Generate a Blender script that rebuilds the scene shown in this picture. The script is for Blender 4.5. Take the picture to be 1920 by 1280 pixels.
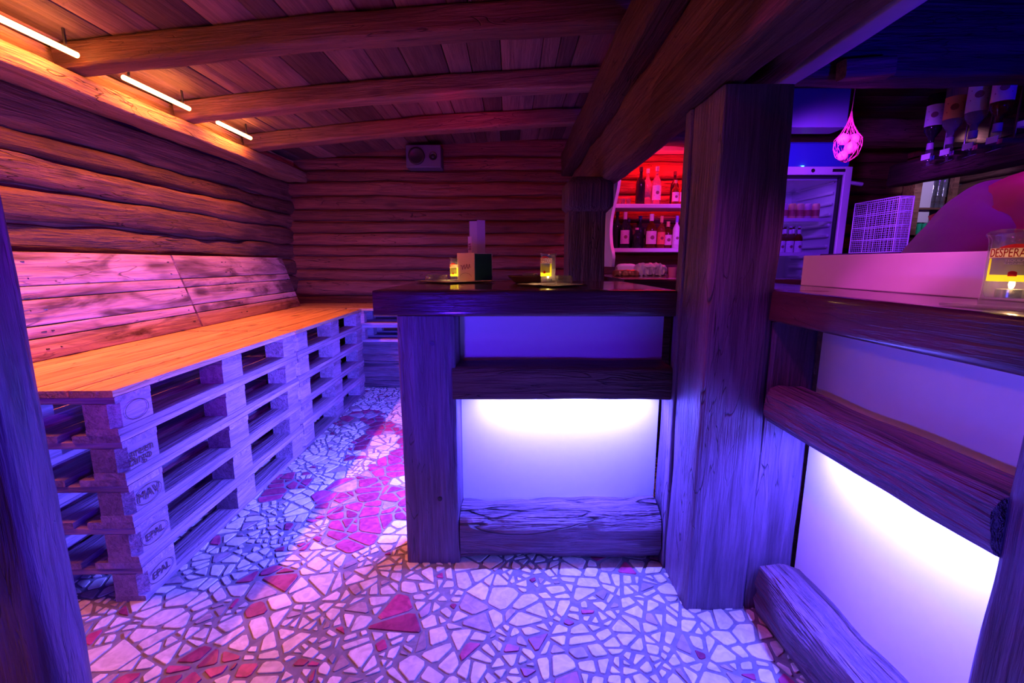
import bpy, math, random
from mathutils import Vector, Matrix, Euler, noise
from math import sin, cos, pi, radians as R

for o in list(bpy.data.objects): bpy.data.objects.remove(o)
scene = bpy.context.scene
C = scene.collection
rng = random.Random(11)

# ------------------------------------------------------------ camera
cam = bpy.data.cameras.new('camera'); cam_o = bpy.data.objects.new('camera', cam); C.objects.link(cam_o)
cam.sensor_width = 36; cam.lens = 836.9/1920*36; cam.clip_start = .02
cam_o.location = (0, 0, 1.0976); cam_o.rotation_euler = (pi/2-.17376, 0, 0)
scene.camera = cam_o
# ------------------------------------------------------------ world, exposure
w = bpy.data.worlds.new('world'); scene.world = w; w.use_nodes = True
w.node_tree.nodes['Background'].inputs[0].default_value = (.25, .0, .6, 1)
w.node_tree.nodes['Background'].inputs[1].default_value = .02
vs = scene.view_settings
vs.view_transform = 'Standard'; vs.look = 'None'; vs.gamma = 1; vs.use_curve_mapping = False
vs.exposure = 0.0
# ------------------------------------------------------------ lights: strips and tubes of the bar, added fills
def aim(o, loc, to):
    o.location = loc
    o.rotation_euler = (Vector(to)-Vector(loc)).to_track_quat('-Z', 'Y').to_euler()
def area(name, loc, to, sx, sy, col, e, spread=180):
    l = bpy.data.lights.new(name, 'AREA'); l.shape = 'RECTANGLE'; l.size = sx; l.size_y = sy
    l.color = col; l.energy = e; l.spread = R(spread)
    o = bpy.data.objects.new(name, l); C.objects.link(o); aim(o, loc, to); return o
def spot(name, loc, to, ang, col, e, r=.04, blend=.6):
    l = bpy.data.lights.new(name, 'SPOT'); l.spot_size = R(ang); l.spot_blend = blend; l.color = col; l.energy = e; l.shadow_soft_size = r
    o = bpy.data.objects.new(name, l); C.objects.link(o); aim(o, loc, to); return o
def point(name, loc, col, e, r=.01):
    l = bpy.data.lights.new(name, 'POINT'); l.color = col; l.energy = e; l.shadow_soft_size = r
    o = bpy.data.objects.new(name, l); C.objects.link(o); o.location = loc; return o
LED = (.105, .098, 1.0)
# blue-white strips under the counter rails
def strip_light(name, a, b, to_dir, e):
    a = Vector(a); b = Vector(b); m = (a+b)/2
    l = bpy.data.lights.new(name, 'AREA'); l.shape = 'RECTANGLE'; l.size = (b-a).length; l.size_y = .02
    l.color = LED; l.energy = e
    o = bpy.data.objects.new(name, l); C.objects.link(o)
    z = -Vector(to_dir).normalized(); x = (b-a).normalized(); y = z.cross(x).normalized(); x = y.cross(z)
    M = Matrix((x, y, z)).transposed().to_4x4(); M.translation = m; o.matrix_world = M
    return o
strip_light('strip_light', (-.10, 1.555, .615), (.50, 1.555, .615), (0, .18, -1), 20)
strip_light('strip_light', (.815, .70, .615), (.815, 1.16, .615), (.18, 0, -1), 15)
strip_light('strip_light', (.815, -.35, .615), (.815, .35, .615), (-.35, .0, -1), 22)
strip_light('strip_light', (-.17, 1.74, .57), (-.17, 2.25, .57), (-1, .4, -.9), 85)
# warm tubes under the ceiling along the left wall
WARM = (1.0, .20, .045)
for (a, b) in ((1.0, 2.08), (2.31, 2.75), (3.0, 3.36)):
    area('warm_strip_light', (-1.81, (a+b)/2, 1.972), (-1.95, (a+b)/2, 1.88), b-a, .02, WARM, 6*(b-a), 140)
    area('warm_strip_light', (-1.83, (a+b)/2, 1.965), (-1.5, (a+b)/2, .72), b-a, .02, WARM, 14*(b-a), 84)
    area('warm_strip_light', (-1.85, (a+b)/2, 1.95), (-1.95, (a+b)/2, 1.3), b-a, .02, WARM, 5*(b-a), 180)
# red light in the bottle alcove
area('alcove_light', (1.25, 3.68, 1.95), (1.25, 3.86, 1.55), .7, .04, (1, .008, .02), 9)
area('alcove_light', (1.25, 3.70, 2.035), (1.25, 3.9, 2.2), .7, .04, (1, .02, .03), 1.2)
# unseen coloured spots: a few inferred lamps, the rest fills added for tint
spot('magenta_spot', (.15, .1, 1.35), (-1.9, 2.6, .95), 44, (.48, .0, 1), 75, .05, .8)
spot('red_wall_fill', (-.3, 2.6, 1.9), (-.5, 4.3, 1.25), 120, (1, .0, .07), 9, .06)  # added fill in mid-air, reddens the back wall
spot('red_ambient_fill', (-.4, -.3, 2.0), (-.2, 2.2, 1.5), 110, (1, .0, .10), 3, .06)  # red ambience added from behind the camera, no fixture known
spot('violet_ceiling_fill', (-.1, 1.0, 1.2), (-.9, 2.3, 2.1), 100, (.8, .0, .6), 9, .06)  # added upward fill that tints the plank ceiling violet
spot('pink_bar_spot', (.0, .88, 1.95), (.9, 1.06, .74), 36, (.95, .06, .85), 25, .04, .3)
spot('pink_board_fill', (.60, .2, 1.5), (1.0, 1.42, 1.07), 22, (.95, .10, .7), 62, .04, .5)  # added fill under the saddle beam, brightens the white board
spot('blue_bar_spot', (1.75, .5, 1.2), (1.75, 1.25, 2.1), 110, (.0, .0, 1), 70, .08)
spot('violet_fridge_spot', (1.35, 2.05, 1.7), (1.95, 3.0, 1.2), 95, (.28, .03, 1), 70, .05)
spot('blue_post_fill', (.3, -.1, .85), (-1.25, 1.0, .75), 50, (.03, .0, 1), 70, .1)  # blue fill added for the left post, position arbitrary
spot('blue_table_fill', (-.35, .35, .70), (-.1, 1.63, .85), 55, (.07, .01, 1), 38, .05)  # low blue fill added for the upper table panel, freely placed
spot('blue_far_fill', (-.3, 2.28, .8), (-.95, 3.9, .1), 60, (.05, .03, 1), 70, .05)  # fill added below the tabletop, turns far floor and plinth blue
spot('shelf_fill', (.95, 2.7, 1.95), (1.0, 3.5, 1.2), 80, (.9, .05, .7), 22, .03)  # pink fill added to lift shelf edges and bottles
spot('worktop_fill', (.66, 2.35, 1.5), (.87, 2.95, 1.05), 50, (.9, .18, .7), 5, .03)  # extra fill, brightens the packets on the rear worktop
spot('blue_panel_fill', (-.2, .3, .85), (.89, .84, .77), 34, (.07, .05, 1), 30, .04)  # blue fill added for the hot spot on the counter panel

# ------------------------------------------------------------ materials
def newmat(name):
    m = bpy.data.materials.new(name); m.use_nodes = True
    nt = m.node_tree; b = nt.nodes['Principled BSDF']; return m, nt, b
def N(nt, t, **k):
    n = nt.nodes.new(t)
    for a, v in k.items(): setattr(n, a, v)
    return n
def plain(name, col, rough=.5, metal=0, spec=.5, emit=None, es=0, var=.0):
    m, nt, b = newmat(name)
    b.inputs['Base Color'].default_value = (*col, 1); b.inputs['Roughness'].default_value = rough
    b.inputs['Metallic'].default_value = metal; b.inputs['Specular IOR Level'].default_value = spec
    if var:
        n = N(nt, 'ShaderNodeTexNoise'); n.inputs['Scale'].default_value = 35; n.inputs['Detail'].default_value = 5
        tc = N(nt, 'ShaderNodeTexCoord'); nt.links.new(tc.outputs['Object'], n.inputs['Vector'])
        r = N(nt, 'ShaderNodeMix', data_type='RGBA'); r.inputs[6].default_value = (*[c*(1-var) for c in col], 1); r.inputs[7].default_value = (*[min(1, c*(1+var)) for c in col], 1)
        nt.links.new(n.outputs['Fac'], r.inputs[0]); nt.links.new(r.outputs[2], b.inputs['Base Color'])
        bp = N(nt, 'ShaderNodeBump'); bp.inputs['Strength'].default_value = .15; bp.inputs['Distance'].default_value = .003
        nt.links.new(n.outputs['Fac'], bp.inputs['Height']); nt.links.new(bp.outputs[0], b.inputs['Normal'])
    if emit: b.inputs['Emission Color'].default_value = (*emit, 1); b.inputs['Emission Strength'].default_value = es
    return m
def thin_glass(name, tint=(1, 1, 1), ior=1.45, rough=.02, haze=0):
    m, nt, b = newmat(name); nt.nodes.remove(b)
    tr = N(nt, 'ShaderNodeBsdfTransparent'); tr.inputs[0].default_value = (*tint, 1)
    gl = N(nt, 'ShaderNodeBsdfGlossy'); gl.inputs['Roughness'].default_value = rough
    lw = N(nt, 'ShaderNodeLayerWeight'); lw.inputs['Blend'].default_value = .5
    pw = N(nt, 'ShaderNodeMath', operation='POWER'); pw.inputs[1].default_value = 3.5; nt.links.new(lw.outputs['Facing'], pw.inputs[0])
    fr = N(nt, 'ShaderNodeMath', operation='MULTIPLY_ADD'); fr.inputs[1].default_value = .75; fr.inputs[2].default_value = (ior-1)*.09; nt.links.new(pw.outputs[0], fr.inputs[0])
    mx = N(nt, 'ShaderNodeMixShader'); out = nt.nodes['Material Output']
    nt.links.new(fr.outputs[0], mx.inputs[0]); nt.links.new(tr.outputs[0], mx.inputs[1]); nt.links.new(gl.outputs[0], mx.inputs[2])
    last = mx
    if haze:
        df = N(nt, 'ShaderNodeBsdfDiffuse'); df.inputs[0].default_value = (.8, .8, .85, 1)
        m2 = N(nt, 'ShaderNodeMixShader'); m2.inputs[0].default_value = haze
        nt.links.new(mx.outputs[0], m2.inputs[1]); nt.links.new(df.outputs[0], m2.inputs[2]); last = m2
    nt.links.new(last.outputs[0], out.inputs[0]); return m
def wood(name, dark, light, rough=.6, bump=.5, scale=1.0, crack=.6, knots=.5, varn=0, islvar=.35, stain=None, spec=.4, bdist=.014):
    m, nt, b = newmat(name); L = nt.links.new
    tc = N(nt, 'ShaderNodeTexCoord'); oi = N(nt, 'ShaderNodeObjectInfo'); ge = N(nt, 'ShaderNodeNewGeometry')
    s = N(nt, 'ShaderNodeMath', operation='MULTIPLY_ADD'); s.inputs[1].default_value = 37.; L(oi.outputs['Random'], s.inputs[0])
    s2 = N(nt, 'ShaderNodeMath', operation='MULTIPLY'); s2.inputs[1].default_value = 53.; L(ge.outputs['Random Per Island'], s2.inputs[0]); L(s2.outputs[0], s.inputs[2])
    ad = N(nt, 'ShaderNodeVectorMath', operation='ADD'); L(tc.outputs['Object'], ad.inputs[0]); L(s.outputs[0], ad.inputs[1])
    def nz(sx, sy, det, dist=0., sc=1.):
        mp = N(nt, 'ShaderNodeMapping'); mp.inputs['Scale'].default_value = (sx*scale, sy*scale, sy*scale)
        L(ad.outputs[0], mp.inputs[0]); t = N(nt, 'ShaderNodeTexNoise'); t.inputs['Scale'].default_value = sc
        t.inputs['Detail'].default_value = det; t.inputs['Distortion'].default_value = dist; t.inputs['Roughness'].default_value = .6
        L(mp.outputs[0], t.inputs['Vector']); return t.outputs['Fac']
    dark = tuple(c*.62 for c in dark)
    g1 = nz(1.6, 22, 5, .9); g2 = nz(5, 110, 3, .2); g3 = nz(.9, 3.0, 3, .4); gc = nz(1.3, 13, 2, 1.6); gh = nz(14, 26, 4, .5)
    def ramp(v, a, c, inv=False):
        r = N(nt, 'ShaderNodeMapRange'); r.inputs[1].default_value = a; r.inputs[2].default_value = c
        if inv: r.inputs[3].default_value = 1; r.inputs[4].default_value = 0
        L(v, r.inputs[0]); return r.outputs[0]
    def mth(op, a, c):
        n = N(nt, 'ShaderNodeMath', operation=op)
        for i, q in enumerate((a, c)):
            if isinstance(q, (int, float)): n.inputs[i].default_value = q
            else: L(q, n.inputs[i])
        return n.outputs[0]
    a1 = ramp(g1, .36, .64); a2 = ramp(g2, .35, .65); a3 = ramp(g3, .36, .66)
    tone = mth('ADD', mth('ADD', mth('MULTIPLY', a1, .45), mth('MULTIPLY', a2, .25)), mth('MULTIPLY', a3, .3))
    mix = N(nt, 'ShaderNodeMix', data_type='RGBA'); mix.inputs[6].default_value = (*dark, 1); mix.inputs[7].default_value = (*light, 1)
    L(tone, mix.inputs[0])
    # cracks: thin dark lines where a distorted noise crosses its middle
    cr = mth('ABSOLUTE', mth('SUBTRACT', gc, .5), 0); crk = ramp(cr, .0, .012, True)
    gate = ramp(g3, .48, .6); crk = mth('MULTIPLY', mth('MULTIPLY', crk, gate), crack)
    # knots
    mp = N(nt, 'ShaderNodeMapping'); mp.inputs['Scale'].default_value = (2.2*scale, 5*scale, 5*scale); L(ad.outputs[0], mp.inputs[0])
    vo = N(nt, 'ShaderNodeTexVoronoi'); vo.inputs['Scale'].default_value = 1; L(mp.outputs[0], vo.inputs['Vector'])
    kn = mth('MULTIPLY', ramp(vo.outputs['Distance'], .06, .17, True), knots)
    dk = mth('MAXIMUM', crk, kn)
    m2 = N(nt, 'ShaderNodeMix', data_type='RGBA'); L(dk, m2.inputs[0]); L(mix.outputs[2], m2.inputs[6]); m2.inputs[7].default_value = (*[c*.18 for c in dark], 1)
    last = m2.outputs[2]
    if stain:
        gs = nz(2.4, 9, 4, .8); st = mth('MULTIPLY', ramp(gs, .47, .64), stain)
        m4 = N(nt, 'ShaderNodeMix', data_type='RGBA'); L(st, m4.inputs[0]); L(last, m4.inputs[6]); m4.inputs[7].default_value = (*[c*.3 for c in dark], 1); last = m4.outputs[2]
    hs = N(nt, 'ShaderNodeHueSaturation'); L(last, hs.inputs['Color'])
    vr = N(nt, 'ShaderNodeMapRange'); vr.inputs[3].default_value = 1-islvar; vr.inputs[4].default_value = 1+islvar
    fr = mth('FRACT', s.outputs[0], 0); L(fr, vr.inputs[0]); L(vr.outputs[0], hs.inputs['Value'])
    L(hs.outputs[0], b.inputs['Base Color'])
    b.inputs['Roughness'].default_value = rough; b.inputs['Specular IOR Level'].default_value = spec
    if varn: b.inputs['Coat Weight'].default_value = varn; b.inputs['Coat Roughness'].default_value = .12
    h = mth('ADD', mth('MULTIPLY', a1, .5), mth('MULTIPLY', a2, .25)); h = mth('SUBTRACT', h, mth('MULTIPLY', dk, .9)); h = mth('ADD', h, mth('MULTIPLY', gh, .35))
    bp = N(nt, 'ShaderNodeBump'); bp.inputs['Strength'].default_value = bump; bp.inputs['Distance'].default_value = bdist
    L(h, bp.inputs['Height']); L(bp.outputs[0], b.inputs['Normal'])
    return m
W_log = wood('hewn_log_wood', (.10, .045, .03), (.27, .13, .08), .6, 1.0, 1, .9, .6)
W_back = wood('back_log_wood', (.16, .05, .035), (.34, .12, .07), .6, .7, 1, .9, .4)
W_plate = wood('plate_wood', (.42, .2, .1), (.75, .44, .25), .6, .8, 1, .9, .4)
W_joist = wood('joist_wood', (.16, .07, .05), (.38, .18, .11), .6, .6, 1, .7, .5)
W_ceil = wood('ceiling_board_wood', (.12, .06, .05), (.26, .14, .11), .65, .4, .8, .3, .3, islvar=.55)
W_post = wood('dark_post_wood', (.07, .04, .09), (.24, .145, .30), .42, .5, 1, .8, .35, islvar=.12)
W_dark = wood('old_purlin_wood', (.06, .025, .02), (.17, .08, .06), .6, .8, 1, .8, .3)
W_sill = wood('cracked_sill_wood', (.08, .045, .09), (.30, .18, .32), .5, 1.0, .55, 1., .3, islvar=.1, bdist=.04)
W_top = wood('varnished_top_wood', (.045, .014, .02), (.12, .04, .05), .3, .25, 1, .5, .3, varn=.9, islvar=.05)
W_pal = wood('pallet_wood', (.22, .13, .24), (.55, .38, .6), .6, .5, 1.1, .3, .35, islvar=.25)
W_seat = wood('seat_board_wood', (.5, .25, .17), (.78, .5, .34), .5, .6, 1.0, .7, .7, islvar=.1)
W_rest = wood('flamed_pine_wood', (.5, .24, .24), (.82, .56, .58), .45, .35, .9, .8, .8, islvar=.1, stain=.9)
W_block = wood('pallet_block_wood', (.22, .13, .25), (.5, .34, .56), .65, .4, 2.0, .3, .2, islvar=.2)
M_panel = plain('white_painted_panel', (.85, .83, .86), .45, var=.03)
M_board = plain('white_laminate', (.8, .78, .8), .35, var=.03)
M_white = plain('white_paint', (.8, .78, .8), .4)
M_black = plain('black_plastic', (.02, .02, .025), .4)
M_dkmetal = plain('dark_metal', (.1, .1, .12), .35, .8)
M_chrome = plain('chrome_metal', (.7, .7, .75), .2, 1)
M_ink = plain('stamp_ink', (.09, .04, .05), .8)
M_glass = thin_glass('clear_glass', (.93, .95, .95), 1.6)
M_thickglass = thin_glass('thick_clear_glass', (.85, .87, .88), 1.9, .05, haze=.05)
M_door = thin_glass('fridge_door_glass', (.8, .8, .9), 1.4)
M_wax = plain('candle_wax', (.9, .85, .7), .5)
M_flame = plain('candle_flame', (1, .7, .3), .5, emit=(1, .55, .16), es=60)
M_paper = plain('paper_napkin', (.75, .72, .72), .8, var=.05)
M_card = plain('cream_card', (.85, .75, .6), .6, var=.04)
M_green = plain('dark_green_card', (.0, .14, .10), .5)
M_clear = thin_glass('clear_plastic_sleeve', (.75, .72, .8), 1.5, .1, haze=.5)

# ------------------------------------------------------------ mesh helpers
def tag(o, label=None, cat=None, group=None, kind=None):
    if label: o['label'] = label
    if cat: o['category'] = cat
    if group: o['group'] = group
    if kind: o['kind'] = kind
    return o
def mobj(name, v, f, mats, parent=None, M=None, smooth=False, idx=None):
    me = bpy.data.meshes.new(name); me.from_pydata([tuple(q) for q in v], [], f)
    if not isinstance(mats, (list, tuple)): mats = [mats]
    for m in mats: me.materials.append(m)
    if idx: me.polygons.foreach_set('material_index', idx)
    me.update()
    if smooth:
        me.polygons.foreach_set('use_smooth', [True]*len(me.polygons)); me.set_sharp_from_angle(angle=R(58))
    o = bpy.data.objects.new(name, me); C.objects.link(o)
    if parent is not None: o.parent = parent
    if M is not None: o.matrix_basis = M
    return o
def empty(name, loc=(0, 0, 0), rz=0, rx=0, ry=0):
    o = bpy.data.objects.new(name, None); C.objects.link(o); o.location = loc; o.rotation_euler = (rx, ry, rz); o.empty_display_size = .05
    return o
class MB:
    def __init__(s): s.v = []; s.f = []; s.i = []
    def add(s, v, f, off=(0, 0, 0), mi=0, M=None):
        n = len(s.v); off = Vector(off)
        s.v += [(M @ Vector(q) if M is not None else Vector(q)) + off for q in v]
        s.f += [tuple(a+n for a in g) for g in f]; s.i += [mi]*len(f); return s
    def box(s, x0, x1, y0, y1, z0, z1, mi=0, bev=0):
        v, f = boxm(x0, x1, y0, y1, z0, z1, bev); return s.add(v, f, mi=mi)
    def tube(s, a, b, r, n=8, mi=0, r2=None):
        a = Vector(a); b = Vector(b); d = (b-a); q = d.to_track_quat('Z', 'Y'); r2 = r if r2 is None else r2
        v = []; 
        for p, rr in ((a, r), (b, r2)):
            for k in range(n): v.append(p + q @ Vector((rr*cos(2*pi*k/n), rr*sin(2*pi*k/n), 0)))
        f = [(k, (k+1) % n, n+(k+1) % n, n+k) for k in range(n)] + [tuple(range(n))[::-1], tuple(range(n, 2*n))]
        return s.add(v, f, mi=mi)
    def obj(s, name, mats, parent=None, M=None, smooth=False): return mobj(name, s.v, s.f, mats, parent, M, smooth, s.i)
def boxm(x0, x1, y0, y1, z0, z1, bev=0):
    if bev <= 0:
        v = [(x, y, z) for z in (z0, z1) for y in (y0, y1) for x in (x0, x1)]
        return v, [(0, 2, 3, 1), (4, 5, 7, 6), (0, 1, 5, 4), (2, 6, 7, 3), (0, 4, 6, 2), (1, 3, 7, 5)]
    b = min(bev, (x1-x0)/2.01, (y1-y0)/2.01, (z1-z0)/2.01)
    # bevelled box: rings in z
    def ring(z, i): return [(x0+i+b, y0+i, z), (x1-i-b, y0+i, z), (x1-i, y0+i+b, z), (x1-i, y1-i-b, z), (x1-i-b, y1-i, z), (x0+i+b, y1-i, z), (x0+i, y1-i-b, z), (x0+i, y0+i+b, z)]
    v = ring(z0, b*.6)+ring(z0+b, 0)+ring(z1-b, 0)+ring(z1, b*.6)
    f = [(7, 6, 5, 4, 3, 2, 1, 0), tuple(range(24, 32))]
    for r in range(3):
        for k in range(8): f.append((r*8+k, r*8+(k+1) % 8, (r+1)*8+(k+1) % 8, (r+1)*8+k))
    return v, f
def beam_mesh(L, w, h, rough=.006, seg=.04, rnd=.012, nside=4, bow=0., seed=0., taper=None, endr=0., freq=5.):
    """timber along local x from 0..L, centred on y, z"""
    prof = []
    hw, hh = w/2, h/2; r = min(rnd, hw*.95, hh*.95)
    cs = [(hw-r, hh-r, 0), (-hw+r, hh-r, pi/2), (-hw+r, -hh+r, pi), (hw-r, -hh+r, 3*pi/2)]
    for i, (cy, cz, a0) in enumerate(cs):
        for k in range(3):
            a = a0+k*pi/4; prof.append((cy+r*cos(a), cz+r*sin(a)))
        ny, nz_, na = cs[(i+1) % 4]
        a = prof[-1]; bq = (ny+r*cos(na), nz_+r*sin(na))
        for k in range(1, nside): t = k/nside; prof.append((a[0]+(bq[0]-a[0])*t, a[1]+(bq[1]-a[1])*t))
    n = len(prof); S = max(1, int(L/seg)); v = []
    for i in range(S+1):
        x = L*i/S
        sc = 1.0
        if endr and (x < endr or L-x < endr): d = min(x, L-x)/endr; sc = .72+.28*math.sqrt(max(0, 1-(1-d)**2))
        b = bow*4*(x/L)*(1-x/L)
        for (py, pz) in prof:
            P = Vector((x*1.3, py*4, pz*4))+Vector((seed*7.31, seed*3.7, seed*1.9))
            d = noise.noise(P*freq*.35)*rough*1.4+noise.noise(P*Vector((1, 1, 1))*freq)*rough*.7 if rough else 0
            l = math.hypot(py, pz) or 1
            tz = taper(x/L) if taper else 1
            v.append((x, (py+py/l*d)*sc, (pz+pz/l*d)*sc*tz+b))
    f = []
    for i in range(S):
        for k in range(n): f.append((i*n+k, (i+1)*n+k, (i+1)*n+(k+1) % n, i*n+(k+1) % n))
    f.append(tuple(range(n))[::-1][::-1]); f.append(tuple(S*n+k for k in range(n))[::-1])
    return v, f
def frame_x(a, b, up=(0, 0, 1)):
    a = Vector(a); b = Vector(b); x = (b-a).normalized(); z = Vector(up); y = z.cross(x).normalized(); z = x.cross(y)
    M = Matrix((x, y, z)).transposed().to_4x4(); M.translation = a; return M, (b-a).length
def beam(name, a, b, w, h, mat, parent=None, up=(0, 0, 1), smooth=True, **k):
    M, L = frame_x(a, b, up); v, f = beam_mesh(L, w, h, seed=rng.random()*9, **k)
    return mobj(name, v, f, mat, parent, M, smooth)
def lathe(prof, n=24):
    v = []; f = []
    for (r, z) in prof:
        for k in range(n): a = 2*pi*k/n; v.append((r*cos(a), r*sin(a), z))
    m = len(prof)
    for i in range(m-1):
        for k in range(n): f.append((i*n+k, i*n+(k+1) % n, (i+1)*n+(k+1) % n, (i+1)*n+k))
    if prof[0][0] > 1e-5: f.append(tuple(range(n))[::-1])
    if prof[-1][0] > 1e-5: f.append(tuple((m-1)*n+k for k in range(n)))
    return v, f
def text_mesh(s, size, ext=.0006, font=None):
    cu = bpy.data.curves.new('txt', 'FONT'); cu.body = s; cu.size = size; cu.extrude = ext; cu.align_x = 'CENTER'; cu.align_y = 'CENTER'; cu.resolution_u = 3
    o = bpy.data.objects.new('txt', cu); C.objects.link(o); bpy.context.view_layer.update()
    dg = bpy.context.evaluated_depsgraph_get(); me = bpy.data.meshes.new_from_object(o.evaluated_get(dg))
    v = [tuple(q.co) for q in me.vertices]; f = [tuple(p.vertices) for p in me.polygons]
    bpy.data.objects.remove(o); bpy.data.meshes.remove(me); return v, f
def copy_tree(o, parent=None):
    c = o.copy(); C.objects.link(c); c.parent = parent
    for ch in [q for q in bpy.data.objects if q.parent == o]: copy_tree(ch, c)
    return c
S_ = dict(kind='structure')

# ------------------------------------------------------------ floor: broken marble in grout
def clip(poly, p, n):
    out = []
    for i in range(len(poly)):
        a = poly[i]; b = poly[(i+1) % len(poly)]; da = (a[0]-p[0])*n[0]+(a[1]-p[1])*n[1]; db = (b[0]-p[0])*n[0]+(b[1]-p[1])*n[1]
        if da >= 0: out.append(a)
        if (da >= 0) != (db >= 0): t = da/(da-db); out.append((a[0]+(b[0]-a[0])*t, a[1]+(b[1]-a[1])*t))
    return out
def parea(p): return abs(sum(p[i][0]*p[(i+1) % len(p)][1]-p[(i+1) % len(p)][0]*p[i][1] for i in range(len(p)))/2) if len(p) > 2 else 0
def inset(poly, d):
    n = len(poly); out = poly
    sgn = sum(poly[i][0]*poly[(i+1) % n][1]-poly[(i+1) % n][0]*poly[i][1] for i in range(n))
    for i in range(n):
        a = poly[i]; b = poly[(i+1) % n]; ex, ey = b[0]-a[0], b[1]-a[1]; l = math.hypot(ex, ey)
        if l < 1e-6: continue
        nx, ny = (-ey/l, ex/l) if sgn > 0 else (ey/l, -ex/l)
        out = clip(out, (a[0]+nx*d, a[1]+ny*d), (nx, ny))
        if len(out) < 3: return []
    return out
def cracksplit(poly, depth, res):
    A = parea(poly)
    if A < 1e-4: return
    if depth == 0 or A < .0011: res.append(poly); return
    cx = sum(p[0] for p in poly)/len(poly); cy = sum(p[1] for p in poly)/len(poly)
    # long axis
    sx = sum((p[0]-cx)**2-(p[1]-cy)**2 for p in poly); sxy = sum((p[0]-cx)*(p[1]-cy) for p in poly)
    a = .5*math.atan2(2*sxy, sx)+rng.uniform(-.65, .65); nrm = (cos(a), sin(a))
    off = rng.uniform(-.18, .18)*math.sqrt(A); p = (cx+nrm[0]*off, cy+nrm[1]*off)
    for sg in (1, -1):
        q = clip(poly, p, (nrm[0]*sg, nrm[1]*sg))
        if len(q) > 2: cracksplit(q, depth-1, res)
fl = MB()
GS = .118; X0, X1, Y0, Y1 = -2.05, 1.05, .15, 4.4
pts = {}
for i in range(int((X1-X0)/GS)+1):
    for j in range(int((Y1-Y0)/GS)+1): pts[i, j] = (X0+(i+rng.uniform(.02, .98))*GS, Y0+(j+rng.uniform(.02, .98))*GS)
for (i, j), p in pts.items():
    poly = [(p[0]-.25, p[1]-.25), (p[0]+.25, p[1]-.25), (p[0]+.25, p[1]+.25), (p[0]-.25, p[1]+.25)]
    for di in range(-3, 4):
        for dj in range(-3, 4):
            q = pts.get((i+di, j+dj))
            if q and q != p: poly = clip(poly, ((p[0]+q[0])/2, (p[1]+q[1])/2), (p[0]-q[0], p[1]-q[1]))
            if len(poly) < 3: break
    if len(poly) < 3: continue
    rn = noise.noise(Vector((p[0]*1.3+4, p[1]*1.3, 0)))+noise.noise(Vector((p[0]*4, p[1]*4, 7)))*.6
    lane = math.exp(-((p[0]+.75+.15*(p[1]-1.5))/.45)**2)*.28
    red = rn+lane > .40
    res = []; cracksplit(poly, rng.choice((1, 2)) if red else rng.choice((2, 2, 3, 3, 4)), res)
    for q in res:
        q = inset(q, rng.uniform(.0035, .0075))
        # knock corners off
        if len(q) < 3 or parea(q) < 1.2e-4: continue
        qq = []
        for k in range(len(q)):
            a, b, c = q[k-1], q[k], q[(k+1) % len(q)]; t = rng.uniform(.06, .2)
            qq += [(b[0]+(a[0]-b[0])*t, b[1]+(a[1]-b[1])*t), (b[0]+(c[0]-b[0])*t, b[1]+(c[1]-b[1])*t)]
        n = len(qq); cx = sum(a[0] for a in qq)/n; cy = sum(a[1] for a in qq)/n; zt = .0035+rng.uniform(-.0008, .0008)
        v = [(a[0], a[1], -.001) for a in qq]+[(a[0], a[1], zt-.001) for a in qq]+[(a[0]+(cx-a[0])*.05, a[1]+(cy-a[1])*.05, zt) for a in qq]
        f = [tuple(2*n+k for k in range(n))]
        if sum(qq[k][0]*qq[(k+1) % n][1]-qq[(k+1) % n][0]*qq[k][1] for k in range(n)) < 0: f = [f[0][::-1]]
        for r_ in range(2):
            for k in range(n): f.append((r_*n+k, r_*n+(k+1) % n, (r_+1)*n+(k+1) % n, (r_+1)*n+k))
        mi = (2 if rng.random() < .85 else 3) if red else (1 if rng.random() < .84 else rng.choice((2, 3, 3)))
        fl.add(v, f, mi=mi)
fl.add([(-2.3, -1.6, 0), (3.8, -1.6, 0), (3.8, 4.6, 0), (-2.3, 4.6, 0)], [(0, 1, 2, 3)], mi=0)
def stone(name, c1, c2, rough, vein):
    m, nt, b = newmat(name); L = nt.links.new
    tc = N(nt, 'ShaderNodeTexCoord'); ge = N(nt, 'ShaderNodeNewGeometry')
    n = N(nt, 'ShaderNodeTexNoise'); n.inputs['Scale'].default_value = 28; n.inputs['Detail'].default_value = 7; n.inputs['Distortion'].default_value = 1.2
    L(tc.outputs['Object'], n.inputs['Vector'])
    r = N(nt, 'ShaderNodeMapRange'); r.inputs[1].default_value = .35; r.inputs[2].default_value = .65; L(n.outputs['Fac'], r.inputs[0])
    mx = N(nt, 'ShaderNodeMix', data_type='RGBA'); mx.inputs[6].default_value = (*c1, 1); mx.inputs[7].default_value = (*c2, 1); L(r.outputs[0], mx.inputs[0])
    h = N(nt, 'ShaderNodeHueSaturation'); L(mx.outputs[2], h.inputs['Color'])
    q = N(nt, 'ShaderNodeMapRange'); q.inputs[3].default_value = 1-vein; q.inputs[4].default_value = 1+vein*.3; L(ge.outputs['Random Per Island'], q.inputs[0]); L(q.outputs[0], h.inputs['Value'])
    L(h.outputs[0], b.inputs['Base Color']); b.inputs['Roughness'].default_value = rough
    bp = N(nt, 'ShaderNodeBump'); bp.inputs['Strength'].default_value = .2; bp.inputs['Distance'].default_value = .004; L(n.outputs['Fac'], bp.inputs['Height']); L(bp.outputs[0], b.inputs['Normal'])
    return m
floor = fl.obj('floor', [stone('grey_grout', (.16, .16, .2), (.24, .23, .28), .8, 0), stone('white_marble', (.6, .58, .56), (.85, .83, .8), .4, .18),
                         stone('red_marble', (.3, .03, .12), (.52, .07, .2), .4, .45), stone('lilac_marble', (.32, .25, .3), (.5, .4, .45), .4, .3)])
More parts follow.
